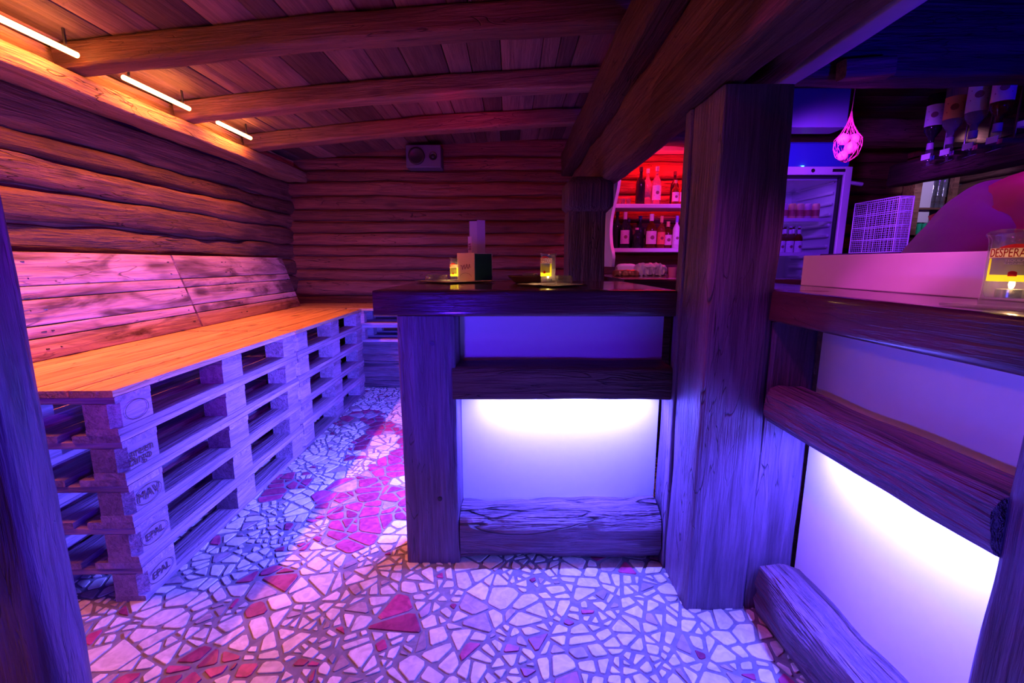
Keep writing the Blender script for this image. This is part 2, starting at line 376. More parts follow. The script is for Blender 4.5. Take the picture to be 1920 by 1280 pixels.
tag(floor, **S_)

# ------------------------------------------------------------ log walls
def log_wall(name, a, b, zs, depth, mat, out=.0, prot=.018, rough=.012):
    """planks between heights zs; local x along a->b; face is on the +y local side"""
    M, L = frame_x(a, b); mb = MB()
    for k in range(len(zs)-1):
        h = zs[k+1]-zs[k]; p = rng.uniform(-prot, prot)
        v, f = beam_mesh(L, depth, h-.008, rough, .05, min(.03, h*.25), 4, seed=rng.random()*30, freq=3.5)
        mb.add(v, f, off=(0, p, (zs[k]+zs[k+1])/2))
    mb.box(0, L, -depth/2+.01 if depth > .1 else -.02, depth/2-.05, zs[0], zs[-1])
    o = mb.obj(name, mat, None, M, True); return tag(o, **S_)
# left wall: runs away from the camera, faces +x  (local y of a->b along +y is -x, so build from far to near)
zl = [0, .17, .34, .5, .67, .83, .98, 1.135, 1.272, 1.42, 1.553, 1.66, 1.84]
log_wall('wall_left', (-2.145, 4.5, 0), (-2.145, -.4, 0), zl, .14, W_log, prot=.014, rough=.02)
zb = [0, .16, .33, .49, .64, .79, .931, 1.037, 1.163, 1.263, 1.377, 1.49, 1.592, 1.718, 1.846, 1.95, 2.067, 2.24, 2.4]
log_wall('wall_back', (.86, 4.42, 0), (-2.15, 4.42, 0), zb, .14, W_back, prot=.01, rough=.010)
log_wall('wall_bar', (3.75, 3.97, 0), (.78, 3.97, 0), [0, .2, .4, .6, .8, 1.0, 1.18, 1.32, 1.43, 1.56, 1.66, 1.79, 1.92, 2.06, 2.25, 2.4], .14, W_back, prot=.01, rough=.012)
log_wall('wall_right', (3.7, -.6, 0), (3.7, 4.0, 0), [0, .2, .42, .64, .86, 1.08, 1.3, 1.52, 1.74, 1.96, 2.2], .14, W_dark)

# wall plate, ledge board and ceiling
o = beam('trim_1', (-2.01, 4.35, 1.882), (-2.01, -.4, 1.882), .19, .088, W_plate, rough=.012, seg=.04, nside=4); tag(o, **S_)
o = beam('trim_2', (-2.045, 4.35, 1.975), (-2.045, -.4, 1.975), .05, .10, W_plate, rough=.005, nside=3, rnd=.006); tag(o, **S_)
def ceil_z(x):
    P = [(-2.2, 2.02), (-1.95, 2.035), (-.65, 2.165), (.5, 2.225), (.8, 2.23)]
    for (a, za), (b, zb_) in zip(P, P[1:]):
        if a <= x <= b: return za+(zb_-za)*(x-a)/(b-a)
    return P[-1][1]
JY = [.07, .77, 1.47, 2.17, 2.87, 3.56]
mb = MB(); ys = [-.5]+[y+.055 for y in JY]+[4.5]
for a, b in zip(ys, ys[1:]):
    x = -2.15
    while x < .8:
        wd = rng.choice((.09, .13, .17, .2, .22)); x2 = min(.82, x+wd); t = rng.uniform(0, .006)
        xm = (x+x2)/2; M, L = frame_x((xm, a, ceil_z(xm)+.012+t), (xm, b, ceil_z(xm)+.012+t), (0, 0, 1))
        v, f = beam_mesh(L, wd-.004, .024, .0015, .12, .003, 2, seed=rng.random()*20)
        sl = math.atan2(ceil_z(min(.79, xm+.05))-ceil_z(xm-.05), .1)
        mb.add([(q[0], q[1], q[2]+q[1]*math.tan(sl)) for q in v], f, off=(0, 0, 0), M=Matrix.Identity(4))
        n = len(v)
        for k in range(n): mb.v[-n+k] = Vector((mb.v[-n+k].x+a, -(mb.v[-n+k].y)+0, mb.v[-n+k].z)) + Vector((0, -xm, ceil_z(xm)+.014+t))
        x = x2
# local x = world y, local y = -world x
Mx = Matrix(((0, -1, 0, 0), (1, 0, 0, 0), (0, 0, 1, 0), (0, 0, 0, 1)))
for i in range(len(mb.v)): mb.v[i] = Vector((mb.v[i].x, mb.v[i].y, mb.v[i].z))
mb.box(-.6, 4.6, -.9, 2.3, 2.28, 2.30)
ce = mb.obj('ceiling', W_ceil, None, Mx, True); tag(ce, **S_)
# bar-side ceiling
mb = MB(); y = -.6
while y < 4.5:
    wd = rng.uniform(.14, .22); v, f = beam_mesh(3.1, wd-.005, .03, .002, .15, .004, 2, seed=rng.random()*20); mb.add(v, f, off=(.72, y+wd/2, 2.17)); y += wd
bc = mb.obj('ceiling', W_dark, None, None, True); tag(bc, **S_)

# joists (bent upward to the right)
def joist(y, lab):
    a, b, c = Vector((-1.985, y, 1.978)), Vector((-.65, y, 2.112)), Vector((.52, y, 2.165))
    M, L = frame_x(a, c); v, f = beam_mesh(L, .115, .108, .006, .05, .014, 4, seed=rng.random()*9, bow=.028)
    o = mobj('ceiling_joist', v, f, W_joist, None, M, True)
    return tag(o, lab, 'beam', 'joists under the plank ceiling')
for y, lab in ((3.56, 'farthest brown joist under the plank ceiling, just in front of the log back wall'),
               (2.87, 'brown ceiling joist, the middle one of the three seen, over the pallet bench'),
               (2.17, 'nearest brown ceiling joist, its left end glowing orange beside the longest light strip'),
               (1.47, 'brown ceiling joist overhead, closer to the viewer than the three seen joists')):
    if y > 2: joist(y, lab)

# warm tube lights
M_warm = plain('warm_tube', (1, .6, .3), .4, emit=(1, .36, .09), es=26)
for (a, b, lab) in ((1.0, 2.08, 'glowing orange-white tube light on the wall plate, nearest and longest'),
                    (2.31, 2.75, 'glowing orange tube light between the nearest and the middle joist'),
                    (3.0, 3.36, 'small glowing orange tube light at the far end of the wall plate')):
    e = empty('tube_light', (-1.85, a, 1.968)); tag(e, lab, 'light', 'tube lights along the top of the left wall')
    m = MB(); m.tube((0, 0, 0), (0, b-a, 0), .0115, 12); m.obj('tube', M_warm, e, smooth=True)
    for y in (.03, b-a-.05):
        m = MB(); m.box(-.004, .004, y, y+.008, .0105, .085); m.obj('holder', M_dkmetal, e)

# ------------------------------------------------------------ pallets
BA = -.0226
BO = Vector((-1.2018, 1.2978, 0)); BR = pi/2-BA
def hexblock(x0, x1, y0, y1, z0, z1, cut=None, c=.022):
    """block with chosen vertical corners cut: cut is set of (sx,sy)"""
    P = []
    for (x, y, sx, sy) in ((x0, y0, -1, -1), (x1, y0, 1, -1), (x1, y1, 1, 1), (x0, y1, -1, 1)):
        if cut and (sx, sy) in cut:
            if (sx*sy) > 0: P += [(x, y-sy*c), (x-sx*c, y)]
            else: P += [(x-sx*c, y), (x, y-sy*c)]
        else: P.append((x, y))
    n = len(P); v = [(a, b, z0) for a, b in P]+[(a, b, z1) for a, b in P]
    return v, [tuple(range(n))[::-1], tuple(range(n, 2*n))]+[(k, (k+1) % n, n+(k+1) % n, n+k) for k in range(n)]
def seatboard(L, w, t, corner=None):
    v, f = beam_mesh(L, w, t, .0012, .15, .004, 2, seed=rng.random()*30); return v, f
pal_cache = {}
def pallet(loc, rz, label, group, seat=False, stamps=None, seed=0, D=.8):
    q = D/.8
    e = empty('euro_pallet', loc, rz); tag(e, label, 'pallet', group)
    T = .022
    # bottom boards along x
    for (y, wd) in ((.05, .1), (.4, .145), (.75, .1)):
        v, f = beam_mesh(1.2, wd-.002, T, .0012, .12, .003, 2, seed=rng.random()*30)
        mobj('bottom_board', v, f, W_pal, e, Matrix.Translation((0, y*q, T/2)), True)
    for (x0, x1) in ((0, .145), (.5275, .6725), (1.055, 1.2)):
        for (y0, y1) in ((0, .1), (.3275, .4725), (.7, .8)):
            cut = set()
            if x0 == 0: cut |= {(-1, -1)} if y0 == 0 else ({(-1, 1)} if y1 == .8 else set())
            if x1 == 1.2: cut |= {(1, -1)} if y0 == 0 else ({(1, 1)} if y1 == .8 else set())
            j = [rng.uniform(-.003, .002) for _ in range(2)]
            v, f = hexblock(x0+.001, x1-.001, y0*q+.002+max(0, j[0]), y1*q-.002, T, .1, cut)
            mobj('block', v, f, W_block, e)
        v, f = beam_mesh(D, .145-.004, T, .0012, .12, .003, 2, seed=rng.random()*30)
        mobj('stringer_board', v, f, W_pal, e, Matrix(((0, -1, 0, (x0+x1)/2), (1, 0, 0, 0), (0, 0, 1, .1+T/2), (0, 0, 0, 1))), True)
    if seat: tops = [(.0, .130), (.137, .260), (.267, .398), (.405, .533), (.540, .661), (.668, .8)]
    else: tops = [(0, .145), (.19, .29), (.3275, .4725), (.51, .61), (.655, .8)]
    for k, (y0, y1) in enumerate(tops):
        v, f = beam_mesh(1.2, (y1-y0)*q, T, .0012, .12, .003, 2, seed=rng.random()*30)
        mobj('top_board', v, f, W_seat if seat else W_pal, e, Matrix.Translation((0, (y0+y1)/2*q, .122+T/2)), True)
    for (x, y, z, txt, size, oval) in (stamps or []):
        m = MB(); v, f = text_mesh(txt, size, .0004)
        m.add([(q[0], -q[2], q[1]) for q in v], f)
        if oval:
            K = 28; rx, rz_ = oval
            for k in range(K):
                a0, a1 = 2*pi*k/K, 2*pi*(k+1)/K
                m.add([(rx*cos(a0), -.0004, rz_*sin(a0)), (rx*cos(a1), -.0004, rz_*sin(a1)), ((rx+.0022)*cos(a1), -.0004, (rz_+.0022)*sin(a1)), ((rx+.0022)*cos(a0), -.0004, (rz_+.0022)*sin(a0))], [(0, 1, 2, 3)])
        s = m.obj('stamp', M_ink, e, Matrix.Translation((x, y, z))); s['label'] = 'dark stamped lettering on a block'
    return e
def bench_pt(s, d, z): # along, depth
    return (BO.x+s*sin(BA)-d*cos(BA), BO.y+s*cos(BA)+d*sin(BA), z)
ordn = ['bottom', 'second from the floor', 'middle', 'second from the top', 'top']
for st in range(2):
    for k in range(5):
        where = 'near' if st == 0 else 'far'
        lab = {0: 'lowest pallet of the %s bench stack, resting on the marble floor', 1: 'pallet second from the floor in the %s bench stack', 2: 'middle pallet of the %s bench stack, two above and two below it',
               3: 'pallet just under the seat pallet in the %s bench stack', 4: 'topmost pallet of the %s bench stack with orange-lit seat boards'}[k] % where
        stamps = []
        # the long side facing the aisle is local y=0 -> after rotation it must face +x : use mirrored local via rz+pi
        if st == 0:
            stamps = {4: [(1.2-.078, -.001, .062, ' ', .05, (.045, .03))], 3: [(1.2-.072, -.001, .07, 'green', .042, None), (1.2-.062, -.001, .045, 'cargo', .042, None)],
                      2: [(1.2-.075, -.001, .06, 'MAV', .046, (.052, .03))], 1: [(1.2-.075, -.001, .06, 'EPAL', .036, (.055, .028))], 0: [(1.2-.075, -.001, .06, 'EPAL', .036, (.055, .028))]}[k]
            stamps = [(1.2-a[0], *a[1:]) for a in stamps]
        else: stamps = []
        s0 = st*1.208; jit = rng.uniform(-.004, .004)
        # local +x points away from the camera, local +y to the wall  (rotation BR), front face local y=0 faces the aisle
        st2 = [(a[0], a[1], a[2], a[3], a[4], a[5]) for a in stamps]
        e = pallet(bench_pt(s0+jit, 0, k*.144), BR, lab, 'pallets of the long bench', seat=(k == 4), stamps=st2)
# back bench along the log wall
px = -1.30
for k in range(2):
    pallet((px-.10, 3.77, .432+k*.144), 0, ['lower pallet of the two on the log plinth along the back wall', 'upper pallet on the log plinth along the back wall, level with the seat'][k],
           'pallets along the back wall', seat=(k == 1), D=.56)
o = beam('trim_3', (-1.40, 3.92, .325), (.0, 3.92, .325), .16, .21, W_sill, rough=.008, rnd=.03); tag(o, **S_)
o = beam('trim_4', (-1.40, 3.92, .11), (.0, 3.92, .11), .17, .22, W_sill, rough=.008, rnd=.03); tag(o, **S_)
# corner filler seat behind the far stack
e = empty('corner_seat_board', (-1.99, 3.72, .698)); tag(e, 'orange-lit wooden corner seat boards where the two benches meet', 'bench')
for k in range(4):
    v, f = beam_mesh(.585, .134, .022, .001, .12, .003, 2, seed=k+3); mobj('board', v, f, W_seat, e, Matrix.Translation((0, .069+k*.138+.02, .011)), True)
m = MB(); m.box(.0, .06, .04, .1, -.698, 0); m.box(.0, .06, .5, .56, -.698, 0); m.box(.5, .56, .5, .56, -.698, 0); m.obj('leg', W_pal, e)

# leaning backrests
def backrest(s0, s1, lab):
    b0 = Vector(bench_pt(s0, .625, .722)); b1 = Vector(bench_pt(s1, .625, .722))
    e = empty('bench_backrest', b0, BR); tag(e, lab, 'backrest', 'backrests leaning on the log wall')
    L = s1-s0; tilt = math.atan2(.135, .43)
    hs = [.087, .046, .105, .051, .143]; z = 0
    Rm = Matrix.Rotation(-tilt, 4, 'X')
    for k, h in enumerate(hs):
        v, f = beam_mesh(L, .024, h-.0025, .001, .1, .004, 3, seed=rng.random()*40)
        T = Rm @ Matrix.Translation((0, .012, z+h/2)); mobj('board', v, f, W_rest, e, T, True); z += h+.003
    m = MB()
    for x in (.05, L/2, L-.08): m.box(x, x+.05, .025, .045, 0, z-.004)
    m.obj('batten', W_pal, e, Rm)
    m = MB()
    for x in (L*.33, L*.37, L-.05):
        for zz in (.04, .11, .2, .25, .33, .40): m.tube((x+rng.uniform(-.02, .02), -.0012, zz), (x, .002, zz), .003, 8)
    m.obj('screw', M_dkmetal, e, Rm)
backrest(.03, 1.365, 'longer pink-lit backrest of five pine boards above the near pallets')
backrest(1.38, 2.70, 'pink-lit backrest with dark flamed top board above the far pallets')

# ------------------------------------------------------------ left foreground post
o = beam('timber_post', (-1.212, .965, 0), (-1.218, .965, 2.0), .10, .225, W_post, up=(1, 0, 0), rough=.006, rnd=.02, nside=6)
tag(o, 'thick blue-lit timber post at the left edge in front of the bench', 'post')

# ------------------------------------------------------------ bar table
e = empty('bar_table', (0, 1.49, 0)); tag(e, 'dark varnished bar table with one square leg, abutting the main post', 'table')
def ch(o, p): return o
beam('tabletop', (-.465, .41, .964), (.553, .41, .964), .82, .086, W_top, e, rough=.0015, rnd=.006, nside=8, seg=.06)
beam('leg', (-.29, .10, 0), (-.29, .10, .922), .2, .195, W_post, e, up=(1, 0, 0), rough=.003, rnd=.008)
m = MB()
for z, x in ((.83, -.27), (.26, -.26)): m.tube((x, -.004, z-.0), (x, .002, z), .008, 12)
b_ = m.obj('bolt_hole', M_black, e)
rail = beam('rail', (-.205, .06, .688), (.549, .06, .688), .13, .118, W_dark, e, rough=.006, rnd=.014, nside=5); 
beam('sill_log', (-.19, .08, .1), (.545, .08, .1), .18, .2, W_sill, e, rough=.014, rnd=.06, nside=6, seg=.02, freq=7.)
m = MB(); m.box(-.192, .558, .14, .152, .02, .918); p_ = m.obj('panel', M_panel, e); p_['label'] = 'white painted panel, brightly lit from above'
m = MB(); m.box(-.11, .51, .045+.02, .065+.01, .622, .629); 
M_ledstrip = plain('led_strip', (.8, .8, 1), .4, emit=(.35, .28, 1), es=8)
m.obj('led_strip', M_ledstrip, e)

# ------------------------------------------------------------ main post
e = empty('main_post', (.65, 1.365, 0)); tag(e, 'massive dark timber post in the middle between table and counter', 'post')
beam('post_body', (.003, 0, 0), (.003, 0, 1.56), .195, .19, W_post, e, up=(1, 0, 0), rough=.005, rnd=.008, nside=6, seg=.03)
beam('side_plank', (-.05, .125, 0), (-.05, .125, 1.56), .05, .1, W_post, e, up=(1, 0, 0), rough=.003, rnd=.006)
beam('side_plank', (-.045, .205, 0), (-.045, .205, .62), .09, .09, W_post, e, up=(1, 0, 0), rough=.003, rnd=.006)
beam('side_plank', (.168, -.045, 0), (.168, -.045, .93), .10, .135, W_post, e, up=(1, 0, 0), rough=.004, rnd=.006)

# ------------------------------------------------------------ right counter
e = empty('bar_counter', (.75, 0, 0)); tag(e, 'long dark varnished bar counter running toward the viewer right of the post', 'counter')
M, L = frame_x((.128, -.5, .979), (.128, 1.262, .979)); v, f = beam_mesh(L, .29, .086, .002, .06, .007, 8, seed=4.2); mobj('countertop', v, f, W_top, e, M, True)
M, L = frame_x((.145, 1.262, .979), (.145, 1.95, .979)); v, f = beam_mesh(L, .25, .086, .002, .06, .007, 8, seed=5.2); mobj('countertop', v, f, W_top, e, M, True)
def rough_rail(y0, y1):
    return beam('rail', (.055, y0, .692), (.055, y1, .692), .125, .112, W_sill, e, rough=.009, rnd=.03, nside=6, seg=.02)
rough_rail(.63, 1.25)
beam('sill_log', (.09, .55, .09), (.09, 1.24, .09), .17, .19, W_sill, e, rough=.016, rnd=.07, nside=7, seg=.02, freq=7.)
m = MB(); m.box(.140, .152, .60, 1.262, .02, .934); p_ = m.obj('panel', M_panel, e); p_['label'] = 'white painted panel, brightly lit from above'
m = MB(); m.box(.06, .07, .66, 1.2, .625, .632); m.obj('led_strip', M_ledstrip, e)
beam('counter_post', (.10, .535, 0), (.10, .535, .935), .2, .19, W_post, e, up=(1, 0, 0), rough=.006, rnd=.012, nside=6, seg=.03)
m = MB(); m.box(.140, .152, -.5, .43, .02, .934); m.obj('panel', M_panel, e)
m = MB(); m.box(.27, .29, -.5, 1.9, 0, .934); m.obj('back_panel', W_dark, e)
# white board standing on the counter
e = empty('splash_board', (1.01, 1.25, 1.0225)); tag(e, 'long low white board standing on the bar counter in front of the bartender', 'board')
m = MB(); m.box(-.009, .009, -.65, .31, 0, .1, bev=.002); m.obj('panel', M_board, e)
m = MB(); m.box(.0, .014, -.3, -.28, -.0, .09); m.box(.0, .014, .1, .12, 0, .09); 

# rear worktop
e = empty('rear_worktop', (.75, 2.9, 0)); tag(e, 'dark rear worktop behind the bar table, below the bottle shelves', 'counter')
beam('worktop', (-.17, -.05, .988), (.75, -.05, .988), 1.05, .055, W_top, e, rough=.001, rnd=.005, nside=8, seg=.08)
m = MB(); m.box(-.16, .70, -.5, .45, 0, .96); m.obj('cabinet_body', W_dark, e)
m = MB()
for x in (-.16, .13, .42): m.box(x, x+.27, -.515, -.5, .08, .92, bev=.004)
m.obj('cabinet_door', W_dark, e)

# ------------------------------------------------------------ purlins, saddle, column
tag(beam('purlin', (.51, -.3, 1.999), (.51, 4.35, 1.999), .11, .215, W_dark, rough=.008, rnd=.018, nside=5), 'upper dark purlin that carries the right ends of the joists', 'beam')
tag(beam('hewn_purlin', (.592, -.3, 1.722), (.585, 4.3, 1.722), .125, .30, W_dark, rough=.016, rnd=.035, nside=6, freq=4.), 'thick hewn purlin running from overhead to the far column', 'beam')
tag(beam('saddle_beam', (.566, .2, 1.642), (.566, 1.80, 1.642), .125, .155, W_dark, rough=.008, rnd=.02, nside=5, endr=.07), 'short rounded saddle beam between the hewn purlin and the main post', 'beam')
e = empty('timber_column', (.45, 2.85, 0)); tag(e, 'dark timber column with a bulging cap between back wall and bottle shelves', 'post')
beam('shaft', (0, 0, 0), (0, 0, 1.40), .2, .225, W_dark, e, up=(1, 0, 0), rough=.004, rnd=.01)
beam('cap', (.01, 0, 1.39), (.01, 0, 1.60), .25, .285, W_dark, e, up=(1, 0, 0), rough=.006, rnd=.03, endr=.05)
tag(beam('cross_beam', (.80, 1.86, 1.945), (3.62, 1.86, 1.94), .12, .33, W_dark, rough=.01, rnd=.02, nside=6), 'wide dark cross beam above the bar, behind the violet-lit batten', 'beam')
tag(beam('batten', (.955, .35, 1.735), (.955, 1.79, 1.735), .07, .05, plain('pale_batten_wood', (.6, .45, .5), .5, var=.1), rough=.003, rnd=.006), 'violet-lit pale batten running under the ceiling right of the main post', 'beam')
tag(beam('short_beam', (.73, .2, 1.71), (.73, 1.78, 1.71), .085, .2, W_dark, rough=.01, rnd=.02), 'dark beam between the hewn purlin and the violet-lit batten', 'beam')
tag(beam('beam_stub', (1.20, 1.775, 1.79), (1.38, 1.775, 1.80), .06, .07, W_joist, rough=.008, rnd=.01), 'small red-lit wooden stub sticking out under the cross beam', 'wood block')
tag(beam('rear_cross_beam', (.9, 3.35, 2.0), (3.62, 3.35, 2.0), .2, .16, W_joist, rough=.012, rnd=.03), 'round dark beam above the drinks fridge', 'beam')

# ------------------------------------------------------------ loudspeaker
e = empty('loudspeaker', (-.78, 4.22, 1.93)); tag(e, 'small dark loudspeaker lying on its side high on the back wall', 'loudspeaker')
m = MB(); m.box(-.155, .155, -.07, .09, 0, .19, bev=.006); m.obj('cabinet', plain('speaker_grey', (.10, .10, .16), .5), e)
v, f = lathe([(0, .0), (.03, .002), (.055, .012), (.066, .016), (.072, .012), (.074, 0)], 32)
Rx = Matrix.Rotation(pi/2, 4, 'X')
mobj('woofer', v, f, M_black, e, Matrix.Translation((-.06, -.072, .095)) @ Rx, True)
v, f = lathe([(0, .008), (.012, .006), (.018, .0), (.032, .006), (.036, 0)], 24)
mobj('tweeter', v, f, M_black, e, Matrix.Translation((.085, -.072, .095)) @ Rx, True)
m = MB(); m.box(-.03, .03, .08, .14, .03, .16); m.obj('bracket', M_dkmetal, e)

# ------------------------------------------------------------ bottles
gl_c = {}
def bglass(col, tr=.85):
    k = tuple(col)
    if k in gl_c: return gl_c[k]
    m, nt, b = newmat('bottle_glass'); b.inputs['Base Color'].default_value = (*col, 1); b.inputs['Roughness'].default_value = .05
    b.inputs['Transmission Weight'].default_value = tr; b.inputs['IOR'].default_value = 1.3
    gl_c[k] = m; return m
lb_c = {}
def labmat(col, kind=0):
    k = (tuple(col), kind)
    if k in lb_c: return lb_c[k]
    lb_c[k] = plain('paper_label', col, .6); return lb_c[k]
G_clear = bglass((.9, .9, .95)); G_dark = bglass((.03, .02, .03), .3); G_brown = bglass((.25, .07, .01), .6); G_amber = bglass((.9, .3, .05)); G_green = bglass((.05, .3, .1), .6)
def bottle(name, loc, h, r, glass, lab=None, label='', cat='bottle', group=None, shoulder=.62, neck=.32, cap=(.05, .05, .05), lz=(.12, .5), caph=.12, inv=False, text=None, lab2=None, rz=0):
    e = empty(name, loc, rz); tag(e, label, cat, group)
    nr = r*neck; s = shoulder*h
    prof = [(0, 0), (r*.9, 0), (r, h*.02), (r, s*.9), (r*.93, s), (r*.65, s+h*.07), (nr*1.15, s+h*.13), (nr, s+h*.2), (nr, h*.95), (nr*1.2, h*.955), (nr*1.2, h*.985), (0, h*.985)]
    v, f = lathe(prof, 16)
    T = Matrix.Identity(4)
    if inv: T = Matrix.Translation((0, 0, h)) @ Matrix.Rotation(pi, 4, 'X')
    mobj('bottle_body', v, f, glass, e, T, True)
    if caph:
        v, f = lathe([(0, h*(1-caph)), (nr*1.25, h*(1-caph)), (nr*1.3, h), (0, h)], 12); mobj('cap', v, f, labmat(cap), e, T, True)
    for lbd in ([(lab, lz)] if lab else [])+([lab2] if lab2 else []):
        c, (a, b) = lbd; n = 14; vv = []; ff = []; rr = (r if a < .6 else nr*1.35)+.0012
        for k in range(n+1):
            an = -pi/2-1.25+2.5*k/n
            vv += [(rr*cos(an), rr*sin(an), a*h), (rr*cos(an), rr*sin(an), b*h)]
        for k in range(n): ff.append((2*k, 2*k+2, 2*k+3, 2*k+1))
        # emblem disk
        mats = [labmat(c)]; idx = [0]*n
        mats.append(labmat((c[0]*.35, c[1]*.12, c[2]*.15)))
        base = len(vv); zc = (a+b)/2*h; er = min(r*.38, (b-a)*h*.3)
        if a < .6:
            K = 12
            vv += [((rr+.0022)*cos(-pi/2+er*cos(2*pi*k/K)/rr), (rr+.0022)*sin(-pi/2+er*cos(2*pi*k/K)/rr), zc+er*sin(2*pi*k/K)) for k in range(K)]
            ff.append(tuple(range(base, base+K))); idx.append(1)
            for q in (-1, 1):
                base = len(vv); z1 = zc+q*(er+h*.02); 
                vv += [((rr+.0022)*cos(-pi/2+d), (rr+.0022)*sin(-pi/2+d), z) for d, z in ((-.7, z1-h*.006), (.7, z1-h*.006), (.7, z1+h*.006), (-.7, z1+h*.006))]
                ff.append((base, base+1, base+2, base+3)); idx.append(1)
        mobj('label', vv, ff, mats, e, T if not inv else Matrix.Translation((0, 0, 0)), True, idx)
    return e
# alcove shelves
e = empty('bottle_shelf', (.8, 3.6, 1.069)); tag(e, 'white shelf unit with wavy side panel holding the liquor bottles', 'shelf')
m = MB(); m.box(0, .72, 0, .26, .452, .482, bev=.003); m.obj('shelf', M_white, e)
m = MB(); m.box(0, .72, 0, .26, .115, .145, bev=.003); m.obj('shelf', M_white, e)
m = MB(); m.box(.0, .72, -.0, .26, .905, .945, bev=.003); m.obj('shelf', M_white, e)
prof = []
for k in range(33):
    t = k/32; z = t*.86; yy = -.05-.035*sin(t*pi*3.1+.4)-(.05 if t < .2 else 0)*(1-abs(t-.1)/.1 if t < .2 else 0)
    prof.append((yy, z))
vv = []; ff = []
for (y, z) in prof: vv += [(-.022-(.02*sin(z*7)), y, z), (.0-(.02*sin(z*7)), y, z), (.0-(.02*sin(z*7)), .26, z), (-.022-(.02*sin(z*7)), .26, z)]
for k in range(len(prof)-1):
    for q in range(4): ff.append((k*4+q, k*4+(q+1) % 4, k*4+4+(q+1) % 4, k*4+4+q))
ff += [(3, 2, 1, 0), tuple(len(vv)-4+q for q in range(4))]
mobj('side_panel', vv, ff, M_white, e, None, True)
M_edgeglow = plain('red_edge_glow', (1, .3, .2), .4, emit=(1, .12, .06), es=3)
m = MB(); m.box(.12, .72, -.006, -.001, .912, .938); m.obj('edge_glow', M_edgeglow, e)  # added glow in place of light falling on the board's front edge
zU = 1.552; zD = 1.215
red_lab = (.9, .8, .75)
top = [(1.02, 3.70, .29, .036, G_dark, None, 'dark bottle standing tallest and leftmost on the upper bottle shelf', (.02, .02, .02)),
       (1.085, 3.74, .285, .034, G_clear, None, 'clear unlabelled bottle between the dark one and the white labelled one, upper shelf', (.8, .8, .8)),
       (1.14, 3.68, .29, .035, G_clear, (.9, .85, .85), 'clear bottle with a white label and tall neck in the middle of the upper shelf', (.8, .8, .8)),
       (1.285, 3.66, .185, .027, G_amber, (.95, .9, .75), 'small amber bottle with cream label, left one of the pair on the upper shelf', (.9, .6, .3)),
       (1.345, 3.66, .185, .027, G_amber, (.95, .9, .75), 'small amber bottle with cream label, right one of the pair on the upper shelf', (.9, .6, .3)),
       (1.31, 3.76, .27, .032, G_dark, None, 'dark tall bottle behind the pair of small amber bottles', (.05, .02, .02)),
       (1.40, 3.72, .27, .034, G_clear, (.9, .7, .6), 'clear bottle next to the main post at the right end of the upper shelf', (.7, .3, .2))]
for (x, y, h, r, g, l, lb, cp) in top: bottle('liquor_bottle', (x, y, zU), h, r, g, l, lb, group='bottles on the upper shelf', cap=cp)
for k, x in enumerate((.835, .875, .92)):
    v, f = lathe([(0, 0), (.016, 0), (.02, .045), (.018, .045), (.015, .006), (0, .006)], 14)
    o = mobj('shot_glass', v, f, M_thickglass, None, Matrix.Translation((x, 3.66, zU)), True)
    tag(o, ['shot glass nearest the wavy side panel on the upper shelf', 'middle one of the three shot glasses on the upper shelf', 'shot glass nearest the tall dark bottle on the upper shelf'][k], 'glass', 'shot glasses on the upper shelf')
low = [(.855, 3.74, .29, .037, G_dark, None, 'dark wine bottle leftmost on the lower bottle shelf', (.03, .03, .1)),
       (.90, 3.66, .28, .036, G_dark, (.8, .5, .6), 'dark wine bottle with pink label and foil neck on the lower shelf', (.8, .4, .5)),
       (.955, 3.76, .24, .034, G_dark, None, 'dim dark bottle behind the pink labelled wine bottle', (.03, .03, .08)),
       (1.0, 3.67, .16, .036, G_dark, None, 'short squat dark bottle with a pink stopper on the lower shelf', (.9, .3, .4)),
       (1.045, 3.75, .26, .036, G_dark, None, 'tall dark blue bottle behind the squat bottle on the lower shelf', (.05, .05, .3)),
       (1.11, 3.66, .265, .042, G_brown, (.9, .6, .6), 'broad bottle with large pale pink label and white cap on the lower shelf', (.9, .7, .7)),
       (1.19, 3.66, .25, .032, G_amber, (1, .25, .08), 'orange square-shouldered bottle with orange label on the lower shelf', (.9, .4, .2)),
       (1.25, 3.68, .21, .036, G_brown, (.9, .6, .55), 'round brown bottle with an oval emblem, right of the orange bottle', (.9, .5, .2)),
       (1.305, 3.64, .25, .029, plain('cream_bottle', (.85, .75, .8), .3), (.9, .85, .85), 'slim all-white bottle with violet neck on the lower shelf', (.3, .2, .8)),
       (1.365, 3.70, .25, .034, G_brown, (.7, .2, .2), 'reddish brown bottle beside the main post on the lower shelf', (.6, .2, .1))]
for (x, y, h, r, g, l, lb, cp) in low: bottle('liquor_bottle', (x, y, zD), h, r, g, l, lb, group='bottles on the lower shelf', cap=cp, caph=.2 if l else .1)
